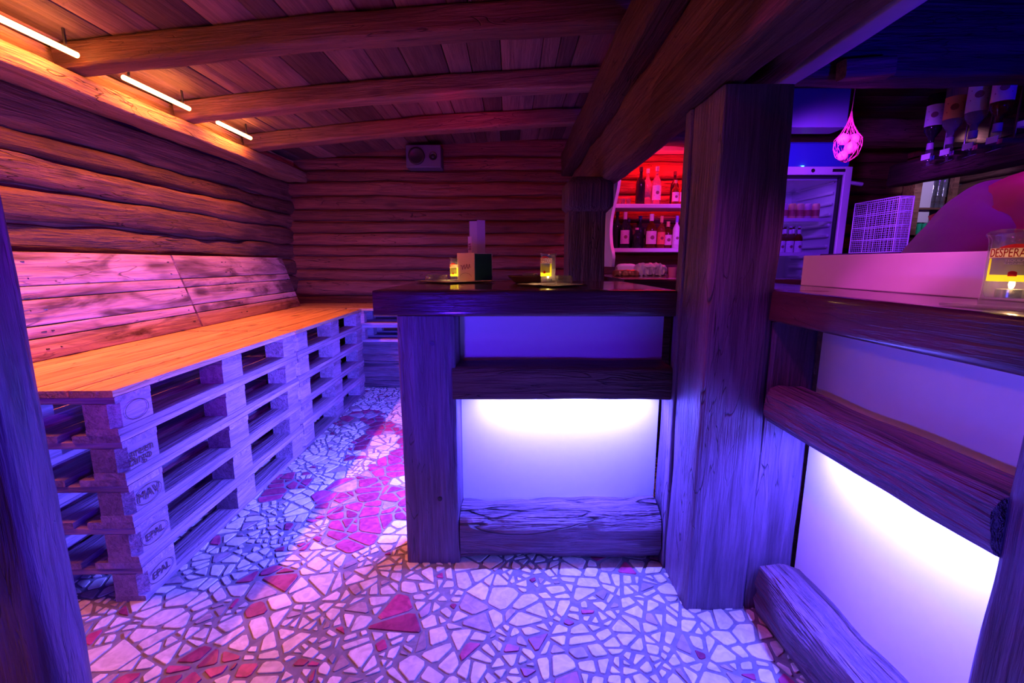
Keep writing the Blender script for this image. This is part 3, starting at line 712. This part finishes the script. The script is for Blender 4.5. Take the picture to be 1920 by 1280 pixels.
# boxes on the rear worktop
zR = 1.016
def crumple(name, loc, sx, sy, sz, mat, amp, lab, cat, seed, rz=0, n=22):
    mb = MB(); v = []; f = []
    nx, ny = n, 8
    pr = []
    for i in range(nx+1):
        for j in range(16):
            a = 2*pi*j/16; c, s = cos(a), sin(a)
            yy = sy/2*(abs(c)**.5)*(1 if c > 0 else -1); zz = sz/2+sz/2*(abs(s)**.5)*(1 if s > 0 else -1)
            x = -sx/2+sx*i/nx; d = noise.noise(Vector((x*60+seed, yy*50, zz*50)))*amp
            e_ = 1-.25*(abs(i/nx-.5)*2)**6
            v.append((x, (yy+d)*e_, max(0, (zz+d)*e_)))
    for i in range(nx):
        for j in range(16): f.append((i*16+j, (i+1)*16+j, (i+1)*16+(j+1) % 16, i*16+(j+1) % 16))
    f += [tuple(range(16))[::-1], tuple(nx*16+j for j in range(16))]
    o = mobj(name, v, f, mat, None, Matrix.Translation(loc) @ Matrix.Rotation(rz, 4, 'Z'), False)
    return tag(o, lab, cat)
crumple('foil_packet', (.72, 2.86, zR), .155, .08, .04, plain('gold_foil', (.75, .45, .2), .3, .8), .006, 'low gold foil packet on the rear worktop', 'packet', 3)
crumple('white_carton', (.755, 2.99, zR), .13, .08, .078, M_white, .001, 'pale carton behind the gold foil packet', 'box', 5)
crumple('crumpled_bag', (.885, 2.90, zR), .19, .11, .078, plain('silver_foil_paper', (.7, .68, .75), .35, .3), .016, 'crumpled silvery bag on the rear worktop under the shelves', 'bag', 9, n=40)
v, f = lathe([(0, 0), (.024, 0), (.026, .055), (.022, .055), (.02, .005), (0, .005)], 16)
tag(mobj('jar', v, f, labmat((.8, .3, .35)), None, Matrix.Translation((1.035, 2.92, zR)), True), 'small pinkish jar right of the crumpled bag', 'jar')

# ------------------------------------------------------------ drinks fridge
M_fr = plain('fridge_white', (.75, .74, .8), .3)
e = empty('drinks_fridge', (1.865, 3.0, 0)); tag(e, 'tall white glass-door drinks fridge behind the bar', 'fridge')
m = MB(); m.box(-.315, -.285, .05, .6, 0, 1.7); m.box(.285, .315, .05, .6, 0, 1.7); m.box(-.315, .315, .57, .6, 0, 1.7); m.box(-.315, .315, .05, .6, 0, .3); m.box(-.315, .315, .05, .6, 1.63, 1.7)
m.obj('cabinet', M_fr, e)
m = MB(); m.box(-.315, -.265, 0, .045, .1, 1.705, bev=.004); m.box(.265, .315, 0, .045, .1, 1.705, bev=.004); m.box(-.27, .27, 0, .045, 1.655, 1.705, bev=.004); m.box(-.27, .27, 0, .045, .1, .16, bev=.004)
d = m.obj('door', M_fr, e)
m = MB(); m.box(-.266, .266, .02, .026, .16, 1.655); m.obj('door_glass', M_door, d)
m = MB(); m.box(-.262, -.25, .012, .04, .16, 1.655); m.box(.25, .262, .012, .04, .16, 1.655); m.box(-.25, .25, .012, .04, 1.64, 1.655); m.obj('door_gasket', M_black, d)
m = MB(); m.tube((.318, .02, 1.61), (.40, .02, 1.60), .012); m.obj('handle', M_white, d)
m = MB(); m.box(.185, .265, -.003, .001, 1.672, 1.69); m.obj('badge', M_black, d)
m = MB(); v, f = lathe([(0, 0), (.012, 0), (.012, .002), (0, .002)], 16); m.add(v, f, M=Rx, off=(.0+.06, 0, 1.68)); v, f = text_mesh('6', .02); m.add([(q[0]+.06, -.0035, q[1]+1.68) for q in v], f, mi=1); m.obj('emblem', [M_dkmetal, M_white], d)
m = MB(); m.box(-.315, .315, .03, .3, 1.708, 1.86, bev=.01); m.obj('header', plain('blue_gloss', (.05, .08, .55), .15), e)
m = MB(); m.box(.0, .012, .02, .03, 1.707, 1.714); m.obj('indicator_lamp', plain('green_lamp', (.1, 1, .4), .4, emit=(.1, 1, .5), es=4), e)
for z in (1.15, 1.375, .9, .62):
    m = MB()
    for k in range(14): m.tube((-.27+k*.0415, .08, z), (-.27+k*.0415, .55, z), .002, 5)
    for y in (.08, .3, .55): m.tube((-.28, y, z), (.28, y, z), .003, 5)
    m.box(-.28, .28, .07, .075, z-.004, z+.018); m.obj('wire_shelf', M_white, e)
m = MB()
for k in range(16): m.box(.265, .285, .1, .5, 1.62-k*.07, 1.64-k*.07, bev=.006)
m.obj('shelf_rail', M_white, e)
area('fridge_fill', (1.865, 3.12, 1.60), (1.9, 3.35, 1.0), .4, .03, (.35, .1, 1), .6)  # violet fill added inside the fridge, no lamp known there
cols = [(.9, .5, .3), (.75, .4, .55), (.9, .55, .2), (.8, .45, .3), (.7, .35, .5), (.95, .5, .3)]
for k in range(6):
    x = 1.785+k*.053
    e = empty('drink_can', (x, 3.12, 1.379)); tag(e, ['leftmost amber drink can on the upper fridge shelf', 'violet-red can second from the left on the upper fridge shelf', 'third can from the left on the upper fridge shelf', 'fourth can from the left on the upper fridge shelf', 'fifth can from the left, dull red, upper fridge shelf', 'rightmost can on the upper fridge shelf'][k], 'can', 'cans in the fridge')
    v, f = lathe([(0, 0), (.019, 0), (.023, .008), (.023, .1), (.019, .112), (0, .112)], 16); mobj('can_body', v, f, labmat(cols[k]), e, None, True)
    v, f = lathe([(.0236, .03), (.0236, .07)], 16); mobj('band', v, f[:16], labmat((.5, .12, .1)), e, None, True)
nm = ['leftmost', 'second', 'third', 'rightmost']
for r_ in range(2):
    for k in range(4):
        x = 1.775+k*.058+r_*.01
        bottle('beer_bottle', (x, 3.115+r_*.08, 1.154), .19 if r_ == 0 else .2, .027, G_brown, (.85, .8, .85),
               ('%s beer bottle from the left in the %s row of the lower fridge shelf' if k in (1, 2) else '%s beer bottle in the %s row of the lower fridge shelf') % (nm[k], ['front', 'rear'][r_]), group='beer bottles in the fridge', lz=(.08, .48), lab2=((.85, .8, .85), (.72, .88)), caph=.06, cap=(.6, .5, .6))

# ------------------------------------------------------------ wire basket and cabinet
e = empty('bar_cabinet', (2.3, 2.75, 0)); tag(e, 'dark low cabinet behind the bar carrying the wire basket', 'cabinet')
m = MB(); m.box(-.27, 1.25, -.36, .2, 0, 1.13); m.obj('cabinet_body', W_dark, e)
m = MB(); m.box(-.29, 1.27, -.39, .22, 1.13, 1.155, bev=.004); m.obj('cabinet_top', W_top, e)
e = empty('wire_basket', (2.03, 2.43, 1.157)); tag(e, 'white wire mesh basket standing upright beside the fridge', 'basket')
m = MB(); w_, d_, h_ = .075, .31, .285
for (x, y) in ((0, 0), (w_, 0), (0, d_), (w_, d_)): m.tube((x, y, 0), (x, y, h_), .0028, 6)
for z in (0, h_*.25, h_*.5, h_*.75, h_):
    t = .0028 if z in (0, h_) else .0018
    m.tube((0, 0, z), (w_, 0, z), t, 5); m.tube((0, d_, z), (w_, d_, z), t, 5); m.tube((0, 0, z), (0, d_, z), t, 5); m.tube((w_, 0, z), (w_, d_, z), t, 5)
m.obj('frame', M_white, e)
m = MB()
for k in range(1, 22): m.tube((0, k*d_/22, 0), (0, k*d_/22, h_), .0008, 4)
for k in range(1, 24): m.tube((0, 0, k*h_/24), (0, d_, k*h_/24), .0008, 4)
for k in range(1, 10): m.tube((k*w_/10, 0, 0), (k*w_/10, 0, h_), .0008, 4)
for k in range(1, 24): m.tube((0, 0, k*h_/24), (w_, 0, k*h_/24), .0008, 4)
for k in range(1, 12): m.tube((0, k*d_/12, 0), (w_, k*d_/12, 0), .001, 4); m.tube((w_, k*d_/12, 0), (w_, k*d_/12, h_), .001, 4)
m.obj('mesh_side', M_white, e)

# ------------------------------------------------------------ optics rack
e = empty('rack_beam', (2.40, 0, 0)); tag(e, 'dark beam with a shelf board carrying the upside-down bottles above the bar', 'shelf')
beam('beam', (0, .9, 1.63), (0, 2.9, 1.63), .14, .13, W_dark, e, rough=.008, rnd=.02)
m = MB(); m.box(-.13, .1, .9, 2.15, 1.697, 1.722); m.obj('shelf_board', M_board, e)
opt = [(2.49, .27, .037, G_dark, (.75, .6, .85), 'upside-down dark bottle with violet label, farthest left on the optic rack', .40),
       (2.385, .275, .040, G_clear, (.95, .45, .12), 'upside-down square bottle with round orange label on the optic rack', .45),
       (2.27, .27, .042, G_clear, (.8, .75, .9), 'upside-down clear bottle with white body and small red emblem on the rack', .6),
       (2.16, .29, .040, G_brown, (.85, .5, .7), 'upside-down bottle with pink label and amber liquor, nearest on the rack', .5)]
for k, (y, h, r, g, l, lb, la) in enumerate(opt):
    bottle('optic_bottle', (2.20, y, 1.685), h, r, g, l, lb, group='upside-down bottles on the rack', lz=(.42, .80) if k != 2 else (.42, .95), inv=True, cap=(.5, .3, .5), shoulder=.66, rz=-.75)
    e = empty('optic_dispenser', (2.20, y, 1.605)); tag(e, 'clear measuring dispenser and bracket under the %s' % ['dark violet-label bottle', 'orange-label bottle', 'white bottle with red emblem', 'pink-label bottle'][k], 'dispenser', 'dispensers on the rack')
    v, f = lathe([(0, 0), (.006, 0), (.006, .02), (.016, .024), (.018, .07), (.012, .082), (0, .082)], 14); mobj('measure', v, f, M_thickglass, e, None, True)
    m = MB(); m.tube((-.012, -.045, 0), (.012, .045, 0), .0015, 5); m.tube((.03, -.05, .04), (.03, -.05, .36), .004, 6); m.tube((.03, .0, .345), (.03, -.05, .345), .003, 5); m.box(.02, .16, -.012, .012, .03, .05); m.obj('bracket', M_chrome, e)
    m = MB(); m.box(-.02, -.017, -.028, .022, .03, .058); m.obj('price_tag', M_white, e)
bottle('liquor_bottle', (2.33, 2.07, 1.7225), .2, .03, G_brown, (.8, .25, .2), 'reddish bottle standing on the shelf board at the right edge')

# ------------------------------------------------------------ hanging bag of bulbs
M_bulb = plain('pale_bulb', (.85, .28, .3), .5, var=.1)
M_net = plain('red_net', (.9, .12, .2), .6)
e = empty('net_bag', (1.63, 2.3, 1.59)); tag(e, 'red net bag with pale round bulbs hanging above the fridge', 'net bag')
m = MB(); cz = .225
prof = [(.002, .225), (.006, .2), (.015, .165), (.035, .125), (.056, .10), (.058, .06), (.045, .02), (.02, .0), (.004, -.008)]
K = 12
for k in range(K):
    for q in (1, -1):
        for i in range(len(prof)-1):
            a0 = 2*pi*k/K+q*i*.26; a1 = 2*pi*k/K+q*(i+1)*.26
            m.tube((prof[i][0]*cos(a0), prof[i][0]*sin(a0), prof[i][1]), (prof[i+1][0]*cos(a1), prof[i+1][0]*sin(a1), prof[i+1][1]), .0009, 4)
m.obj('net', M_net, e)
m = MB(); m.tube((0, 0, .22), (.01, .0, .56), .0015, 5); m.obj('string', M_net, e)
bl = [(-.03, -.01, .095, .027, 'upper left pale bulb in the hanging net bag'), (.028, 0, .098, .027, 'upper right pale bulb in the hanging net bag'), (.005, -.018, .055, .029, 'middle pale bulb in the hanging net bag'), (-.018, .0, .022, .024, 'lowest pale bulb in the hanging net bag')]
for (x, y, z, r, lb) in bl:
    v, f = lathe([(0, -r), (r*.55, -r*.85), (r*.95, -r*.3), (r, .1*r), (r*.8, r*.6), (r*.35, r*.92), (r*.12, r*1.1), (0, r*1.15)], 20)
    o = mobj('bulb', v, f, M_bulb, None, Matrix.Translation((1.63+x, 2.3+y, 1.59+z)) @ Euler((rng.uniform(-.5, .5), rng.uniform(-.5, .5), 0)).to_matrix().to_4x4(), True)
    tag(o, lb, 'bulb', 'bulbs in the net bag')
spot('bag_fill', (1.5, 1.5, 1.6), (1.63, 2.3, 1.68), 14, (1, .08, .14), 8, .02)  # narrow fill added just to brighten the net bag

# duct
e = empty('duct_box', (1.42, 2.65, 1.80)); tag(e, 'smooth blue-lit box duct hanging above the fridge beside the main post', 'duct')
m = MB(); m.box(-.34, .34, -.15, -.02, 0, .19, bev=.006); m.obj('casing', plain('grey_sheet', (.12, .10, .2), .4), e)
m = MB(); m.box(-.3, -.27, -.1, -.05, .19, .36); m.box(.27, .3, -.1, -.05, .19, .36); m.obj('hanger', M_dkmetal, e)

# ------------------------------------------------------------ serving hatch with glasses
e = empty('glass_cabinet', (3.6, 3.80, 1.33)); tag(e, 'wooden wall cabinet full of stacked drinking glasses behind the bartender', 'cabinet')
m = MB(); m.box(-.33, -.27, -.02, .1, -.03, .62, bev=.004); m.box(.42, .48, -.02, .1, -.03, .62, bev=.004); m.box(-.33, .48, -.02, .1, -.06, -.0, bev=.004); m.box(-.33, .48, -.02, .1, .6, .66, bev=.004)
m.box(-.02, .02, -.02, .02, 0, .6); m.box(-.27, .42, -.01, .1, .2, .215)
m.obj('frame', W_joist, e)
m = MB(); m.box(-.27, .42, .09, .1, 0, .6); m.obj('back', plain('cabinet_back', (.3, .3, .32), .6), e)
m = MB(); m.box(-.26, -.15, .02, .03, .1, .58); m.obj('white_sheet', M_white, e)
def tumbler(r, h): return lathe([(0, 0), (r*.82, 0), (r, h), (r*.9, h), (r*.75, h*.1), (0, h*.1)], 10)
vg, fg = tumbler(.019, .045)
k = 0
NUM = ['first', 'second', 'third', 'fourth', 'fifth', 'sixth', 'seventh']
M_gg = plain('green_glass', (.03, .55, .22), .15)
for (x0, n, z0, rows, mt, nm_, side) in ((-.135, 3, .215, 7, M_thickglass, 'clear', 'left of the cabinet bar'), (.04, 5, .215, 6, M_thickglass, 'clear', 'right of the cabinet bar'), (-.25, 6, .0, 2, M_gg, 'green', 'on the cabinet bottom')):
    for i in range(n):
        for j in range(rows):
            o = mobj('drinking_glass', vg, fg, mt, None, Matrix.Translation((3.6+x0+i*.042, 3.83, 1.33+z0+j*.046+.0005)), True)
            tag(o, '%s tumbler %s, %s column from the left, %s from below' % (nm_, side, NUM[i], NUM[j]), 'glass', nm_+' glasses in the cabinet')
spot('cabinet_fill', (3.0, 3.0, 1.95), (3.6, 3.8, 1.6), 50, (.5, .35, .8), 30, .05)  # unseen fill added to brighten the stacked glasses

# ------------------------------------------------------------ table things
zT = 1.0075
def napkin(name, loc, s, rz, lab, seed, group=None):
    n = 12; v = []; f = []
    for i in range(n+1):
        for j in range(n+1):
            x = (i/n-.5)*s; y = (j/n-.5)*s; z = .0012+.0035*max(0, noise.noise(Vector((x*25+seed, y*25, 0))))+(.006*(max(abs(x), abs(y))/(s/2))**8)
            v.append((x, y, z))
    m = n+1
    for i in range(n):
        for j in range(n): f.append((i*m+j, (i+1)*m+j, (i+1)*m+j+1, i*m+j+1))
    N0 = len(v); v += [(a, b, c-.001) for a, b, c in v]; f += [tuple(q+N0 for q in g)[::-1] for g in f]
    o = mobj(name, v, f, M_paper, None, Matrix.Translation(loc) @ Matrix.Rotation(rz, 4, 'Z'), True)
    return tag(o, lab, 'napkin', group)
napkin('paper_napkin', (-.27, 2.15, zT), .28, .75, 'crumpled paper napkin under the menu holder on the bar table', 1)
napkin('paper_napkin', (.16, 1.80, zT), .2, .7, 'crumpled paper napkin under the candle glass in the table middle', 5)
def glowmat(name, col):
    m, nt, b = newmat(name); nt.nodes.remove(b)
    d = N(nt, 'ShaderNodeBsdfDiffuse'); t = N(nt, 'ShaderNodeBsdfTranslucent'); mx = N(nt, 'ShaderNodeMixShader'); mx.inputs[0].default_value = .5
    for q in (d, t): q.inputs[0].default_value = (*col, 1); 
    nt.links.new(d.outputs[0], mx.inputs[1]); nt.links.new(t.outputs[0], mx.inputs[2]); nt.links.new(mx.outputs[0], nt.nodes['Material Output'].inputs[0]); return m
L_yel = glowmat('yellow_green_label', (.75, .85, .05)); L_fld = glowmat('violet_label_field', (.3, .25, .4)); L_ban = glowmat('cream_label_banner', (.9, .7, .45)); L_red = glowmat('red_label', (.6, .03, .04))
def candle_glass(loc, r, h, lab, letters, rz=0, tall_label=(.3, .78), facing=-pi/2, brand=True):
    e = empty('candle_glass', loc, rz); tag(e, lab, 'candle holder', 'candles in cut drinking glasses')
    prof = [(0, 0), (r*1.0, 0), (r*1.02, .006), (r*.98, .012), (r*.96, h*.3), (r*.97, h*.8), (r*1.0, h*.92), (r*1.12, h*.985), (r*1.1, h), (r*1.0, h*.985), (r*.88, h*.9), (r*.88, h*.15), (r*.8, .012), (0, .010)]
    v, f = lathe(prof, 40)
    v = [(a, b, c+(.004*sin(math.atan2(b, a)*2+1) if c > h*.9 else 0)) for a, b, c in v]
    mobj('glass', v, f, M_thickglass, e, None, True)
    rr = r*.985+.0006; a0 = .95; n = 24
    def patch(name, d0, d1, z0, z1, mat, eps=0., par=None, curve=0):
        vv = []; ff = []
        for k in range(n+1):
            d = d0+(d1-d0)*k/n; a = facing+d
            zt = z1+curve*(1-(2*k/n-1)**2)
            for z in (z0, zt): vv.append(((rr+eps)*cos(a), (rr+eps)*sin(a), z))
        for k in range(n): ff.append((2*k, 2*k+2, 2*k+3, 2*k+1))
        return mobj(name, vv, ff, mat, par or e, None, True)
    zl0, zl1 = tall_label[0]*h, tall_label[1]*h; H = zl1-zl0
    lb = patch('label', -a0, a0, zl0, zl1-.28*H, L_yel)
    patch('label_field', -a0*.85, a0*.72, zl0+.2*H, zl1-.28*H, L_fld, .0004, lb)
    patch('label_banner', -a0*1.02, a0*1.02, zl1-.3*H, zl1, L_ban, .0005, lb)
    patch('label_crown', -a0*.6, a0*.6, zl1, zl1+.001, L_red, .0003, lb, curve=.1*H)
    patch('label_emblem', -.14, .14, zl0+.16*H, zl0+.28*H, L_red, .0008, lb, curve=.04*H)
    for (s, size, z, mat) in ([(letters, .185*H*1.45, zl1-.15*H, L_red)]+([('TEQUILA', .1*H, zl1-.38*H, M_white), ('FLAVOURED', .075*H, zl1-.47*H, M_white)] if r > .034 else [])):
        v, f = text_mesh(s, size, .0003)
        wd = max(q[0] for q in v)-min(q[0] for q in v); sc = min(1.9, (2*a0*.95*rr)/wd) if s == letters else 1
        mobj('lettering', [((rr+.001+q[2])*cos(facing+q[0]*sc/rr), (rr+.001+q[2])*sin(facing+q[0]*sc/rr), q[1]*(1.35 if s == letters else 1)+z) for q in v], f, mat, lb)
    t = empty('tealight', (loc[0], loc[1], loc[2]+.0125)); tag(t, 'burning tealight inside the %s' % lab.replace('labelled ', ''), 'candle', 'burning tealights')
    rt = min(.019, r*.72)
    v, f = lathe([(0, 0), (rt, 0), (rt, .014), (rt-.001, .014), (rt-.001, .011)], 20); mobj('cup', v, f, M_chrome, t, None, True)
    v, f = lathe([(0, .002), (rt-.0012, .002), (rt-.0012, .0115), (0, .0115)], 20); mobj('wax', v, f, M_wax, t, None, True)
    v, f = lathe([(0, .014), (.003, .017), (.0042, .022), (.003, .030), (.0012, .037), (0, .041)], 12); mobj('flame', v, f, M_flame, t, None, True)
    point('candle_light', (loc[0], loc[1], loc[2]+.045), (1, .5, .2), 1.1 if r < .03 else .5, .004)
    return e
candle_glass((-.285, 2.27, zT+.003), .026, .112, 'labelled clear candle glass left of the menu holder', 'DESPERADOS', tall_label=(.2, .72), facing=-pi/2-.3)
candle_glass((.147, 1.84, zT+.003), .031, .124, 'labelled clear candle glass beside the square ashtray in the table middle', 'DESPERADOS', tall_label=(.28, .86), facing=-pi/2-.55)
candle_glass((.856, .77, 1.027), .037, .122, 'large labelled candle glass on the right bar counter', 'DESPERADOS', tall_label=(.33, .78), facing=-2.45)
def dish(name, loc, r, h, mat, lab, cat, square=False, rz=0, group=None):
    n = 32; prof = [(0, 0), (r*.92, 0), (r, .004), (r, h*.9), (r*.97, h), (r*.86, h), (r*.8, h*.85), (r*.72, h*.3), (0, h*.25)]
    v, f = lathe(prof, n)
    if square:
        vv = []
        for (x, y, z) in v:
            l = math.hypot(x, y); 
            if l > 1e-6: c, s = x/l, y/l; k = 1/max(abs(c), abs(s))**.8; x *= k*.9; y *= k*.9
            vv.append((x, y, z))
        v = vv
    for i, (x, y, z) in enumerate(v):
        l = math.hypot(x, y)
        if z > h*.8 and l > r*.7 and i % n in (0, 1, n//2, n//2+1): v[i] = (x, y, z-h*.18)
    o = mobj(name, v, f, mat, None, Matrix.Translation(loc) @ Matrix.Rotation(rz, 4, 'Z'), True)
    return tag(o, lab, cat, group)
dish('glass_ashtray', (-.375, 2.24, zT+.004), .055, .03, M_thickglass, 'round clear glass ashtray at the left end of the bar table', 'ashtray')
dish('glass_ashtray', (.212, 1.86, zT+.004), .036, .036, M_thickglass, 'square clear glass ashtray right of the middle candle', 'ashtray', True, .1)
e = dish('serving_tray', (.075, 2.08, zT), .1, .034, plain('dark_lacquer', (.10, .03, .06), .3), 'shallow dark tray with flared rim behind the middle candle', 'tray')
me = e.data
for q in me.vertices:
    t = q.co.z/.034; s = .62+.38*min(1, t); q.co.x *= s; q.co.y *= s*.8
dish('glass_ashtray', (.085, 2.10, zT+.011), .037, .034, M_thickglass, 'clear glass ashtray sitting in the dark tray', 'ashtray')
m = MB(); v, f = boxm(-.06, .06, -.06, .06, 0, .005, .0015); o = mobj('glass_coaster', v, f, M_thickglass, None, Matrix.Translation((.85, .77, 1.0222)) @ Matrix.Rotation(.25, 4, 'Z')); tag(o, 'flat clear glass coaster under the large candle glass', 'coaster')
# menu holder: two boards in a V, cards standing behind
e = empty('menu_holder', (-.184, 2.2, zT+.004)); tag(e, 'square menu holder with one cream and one dark green face', 'menu holder')
h = .135
def vpanel(name, a, b, t, z0, z1, mat, par):
    M, L = frame_x((a[0], a[1], 0), (b[0], b[1], 0)); mb = MB(); mb.box(0, L, -t/2, t/2, z0, z1); return mb.obj(name, mat, par, M)
A = (-.088, .055); B_ = (0, 0); Cc = (.085, .06)
pa = vpanel('cream_face', A, B_, .002, 0, h, M_card, e); vpanel('green_face', B_, Cc, .002, 0, h, M_green, e)
m = MB()
L = math.hypot(.088, .055)
for k in range(26):
    a0, a1 = k/26, (k+1)/26
    def P(t): return (.02+t*(L-.04), -.0016, .068+.009*sin(t*23)+.006*sin(t*51+1))
    m.tube(P(a0), P(a1), .0008, 4)
for k in range(12):
    a0, a1 = pi*k/12, pi*(k+1)/12
    m.tube((L/2-.035*cos(a0), -.0016, .02+.018*sin(a0)), (L/2-.035*cos(a1), -.0016, .02+.018*sin(a1)), .0005, 4)
m.obj('scribble', plain('brown_ink', (.2, .08, .03), .7), pa)
M2, L2 = frame_x((B_[0], B_[1], 0), (Cc[0], Cc[1], 0)); m = MB(); t = .004
m.box(0, L2, -.0022, .0022, h-.004, h); m.box(L2-t, L2, -.0022, .0022, 0, h-.004); m.box(0, t*.7, -.0022, .0022, 0, h-.004); m.box(t, L2-t, -.0022, .0022, 0, t*.6); m.obj('white_edge', M_white, e, M2)
vpanel('back_face', (A[0]+.002, A[1]+.002), (Cc[0]-.002, Cc[1]+.002), .002, 0, h, M_card, e)
e = empty('drinks_card', (-.172, 2.235, zT+.006)); tag(e, 'tall folded drinks card in a clear sleeve standing behind the menu holder', 'menu card')
vpanel('card_leaf', (-.036, .01), (.002, .0), .0012, 0, .285, M_clear, e); vpanel('card_leaf', (.002, 0), (.04, .012), .0012, 0, .29, M_clear, e)
mb = MB(); M3, L3 = frame_x((-.036, .012, 0), (.002, .002, 0)); 
cm = MB()
for k in range(16): cm.box(.004, .034, -.0022, -.0012, .145+k*.008, .147+k*.008)
cm.obj('printed_lines', M_ink, e, M3)
e = empty('price_card', (-.205, 2.20, zT+.004)); tag(e, 'narrow upright card with vertical lettering beside the tall drinks card', 'menu card')
m = MB(); m.box(-.009, .009, .02, .022, 0, .213); m.obj('card', M_card, e)
v, f = text_mesh('BIER', .018, .0004); m = MB(); m.add([(-q[1], .0195-q[2], q[0]+.165) for q in v], f); m.obj('lettering', M_ink, e)

# ------------------------------------------------------------ bartender
def skinned(name, pts, edges, mat, parent=None, sub=2, root=0):
    me = bpy.data.meshes.new(name); me.from_pydata([p[0] for p in pts], edges, []); o = bpy.data.objects.new(name, me); C.objects.link(o)
    if parent: o.parent = parent
    me.materials.append(mat)
    md = o.modifiers.new('skin', 'SKIN'); md.use_smooth_shade = True
    sv = me.skin_vertices[0].data
    for i, p in enumerate(pts):
        r = p[1]; sv[i].radius = (r, r) if not isinstance(r, tuple) else r
        sv[i].use_root = (i == root)
    s = o.modifiers.new('sub', 'SUBSURF'); s.levels = sub; s.render_levels = sub
    return o
M_skin = plain('skin', (.8, .33, .26), .5, var=.04)
M_shirt = plain('grey_shirt_cloth', (.42, .44, .5), .85, var=.06)
M_pants = plain('dark_trousers', (.05, .05, .08), .8)
M_hair = plain('dark_hair', (.04, .025, .02), .6)
per = empty('person', (1.36, 1.45, 0)); tag(per, 'bartender in a grey sleeveless shirt bending to the right behind the counter, bare shoulder raised', 'person')
O = Vector((-1.36, -1.45, 0))
def W(x, y, z): return tuple(Vector((x, y, z))+O)
pts = [(W(1.34, 1.46, .93), (.15, .13)), (W(1.41, 1.45, 1.06), (.125, .12)), (W(1.49, 1.43, 1.17), (.13, .125)), (W(1.57, 1.42, 1.25), (.115, .11)), (W(1.66, 1.42, 1.30), .06), (W(1.74, 1.42, 1.35), .055), (W(1.84, 1.41, 1.43), .085), (W(1.90, 1.40, 1.52), .08),
       (W(1.48, 1.33, 1.285), .086), (W(1.64, 1.27, 1.325), .074), (W(1.84, 1.19, 1.35), .052), (W(2.06, 1.12, 1.28), .032),  # near arm
       (W(1.58, 1.54, 1.25), .075), (W(1.78, 1.62, 1.08), .052), (W(1.98, 1.56, .98), .04), (W(2.12, 1.50, 1.02), .028),
       (W(1.30, 1.39, .86), .09), (W(1.36, 1.36, .48), .06), (W(1.28, 1.38, .09), .042), (W(1.38, 1.36, .035), .035),
       (W(1.32, 1.55, .86), .09), (W(1.40, 1.58, .48), .06), (W(1.33, 1.60, .09), .042), (W(1.43, 1.60, .035), .035)]
edges = [(0, 1), (1, 2), (2, 3), (3, 4), (4, 5), (5, 6), (6, 7), (3, 8), (8, 9), (9, 10), (10, 11), (3, 12), (12, 13), (13, 14), (14, 15), (0, 16), (16, 17), (17, 18), (18, 19), (0, 20), (20, 21), (21, 22), (22, 23)]
# hands: palm and fingers
for w_i, dx in ((11, 1), (15, 1)):
    base = Vector(pts[w_i][0]); pi_ = len(pts); pts.append((tuple(base+Vector((.05, 0, -.005))), .026)); edges.append((w_i, pi_))
    for k in range(4):
        o1 = len(pts); yy = -.03+.02*k; ln = (.035, .042, .04, .03)[k]
        p1 = base+Vector((.085, yy, -.008)); pts.append((tuple(p1), .010)); pts.append((tuple(p1+Vector((ln*.8, 0, -.012))), .009)); pts.append((tuple(p1+Vector((ln*1.3, 0, -.035))), .008))
        edges += [(pi_, o1), (o1, o1+1), (o1+1, o1+2)]
    o1 = len(pts); p1 = base+Vector((.045, -.035, -.005)); pts.append((tuple(p1), .012)); pts.append((tuple(p1+Vector((.03, -.018, -.015))), .010)); edges += [(pi_, o1), (o1, o1+1)]
skinned('body', pts, edges, M_skin, per)
sp = [(W(1.30, 1.47, .86), (.17, .15)), (W(1.34, 1.46, .94), (.168, .148)), (W(1.40, 1.45, 1.07), (.145, .14)), (W(1.47, 1.45, 1.19), (.15, .14)), (W(1.55, 1.47, 1.265), (.125, .12)), (W(1.60, 1.47, 1.30), (.095, .09))]
skinned('shirt', sp, [(0, 1), (1, 2), (2, 3), (3, 4), (4, 5)], M_shirt, per, sub=3)
tx = bpy.data.textures.new('cloth_folds', 'CLOUDS'); tx.noise_scale = .09; tx.noise_depth = 1
for q in per.children:
    if q.name == 'shirt':
        dm = q.modifiers.new('folds', 'DISPLACE'); dm.texture = tx; dm.strength = .022; dm.mid_level = .5
tp = [(W(1.33, 1.47, .95), (.158, .138)), (W(1.31, 1.39, .84), .105), (W(1.365, 1.36, .47), .078), (W(1.285, 1.38, .11), .062), (W(1.325, 1.55, .84), .105), (W(1.405, 1.58, .47), .078), (W(1.335, 1.60, .11), .062)]
skinned('trousers', tp, [(0, 1), (1, 2), (2, 3), (0, 4), (4, 5), (5, 6)], M_pants, per)
hp = [(W(1.87, 1.42, 1.47), .09), (W(1.90, 1.42, 1.54), .09), (W(1.84, 1.43, 1.43), .07)]
skinned('hair', hp, [(0, 1), (0, 2)], M_hair, per)
for s_ in (-1, 1):
    v, f = lathe([(0, -.011), (.009, -.006), (.011, 0), (.009, .006), (0, .011)], 12); mobj('eye', v, f, M_white, per, Matrix.Translation(W(1.975, 1.40+s_*.03, 1.49)), True)
spot('bartender_fill', (1.18, 1.5, 2.08), (1.5, 1.42, 1.25), 70, (.7, .0, 1), 9, .04)  # added rim fill from above for shirt and arm
spot('bartender_fill', (1.5, .5, 1.5), (1.5, 1.4, 1.2), 45, (1, .02, .2), 5, .05)  # added red fill on the bartender from the front
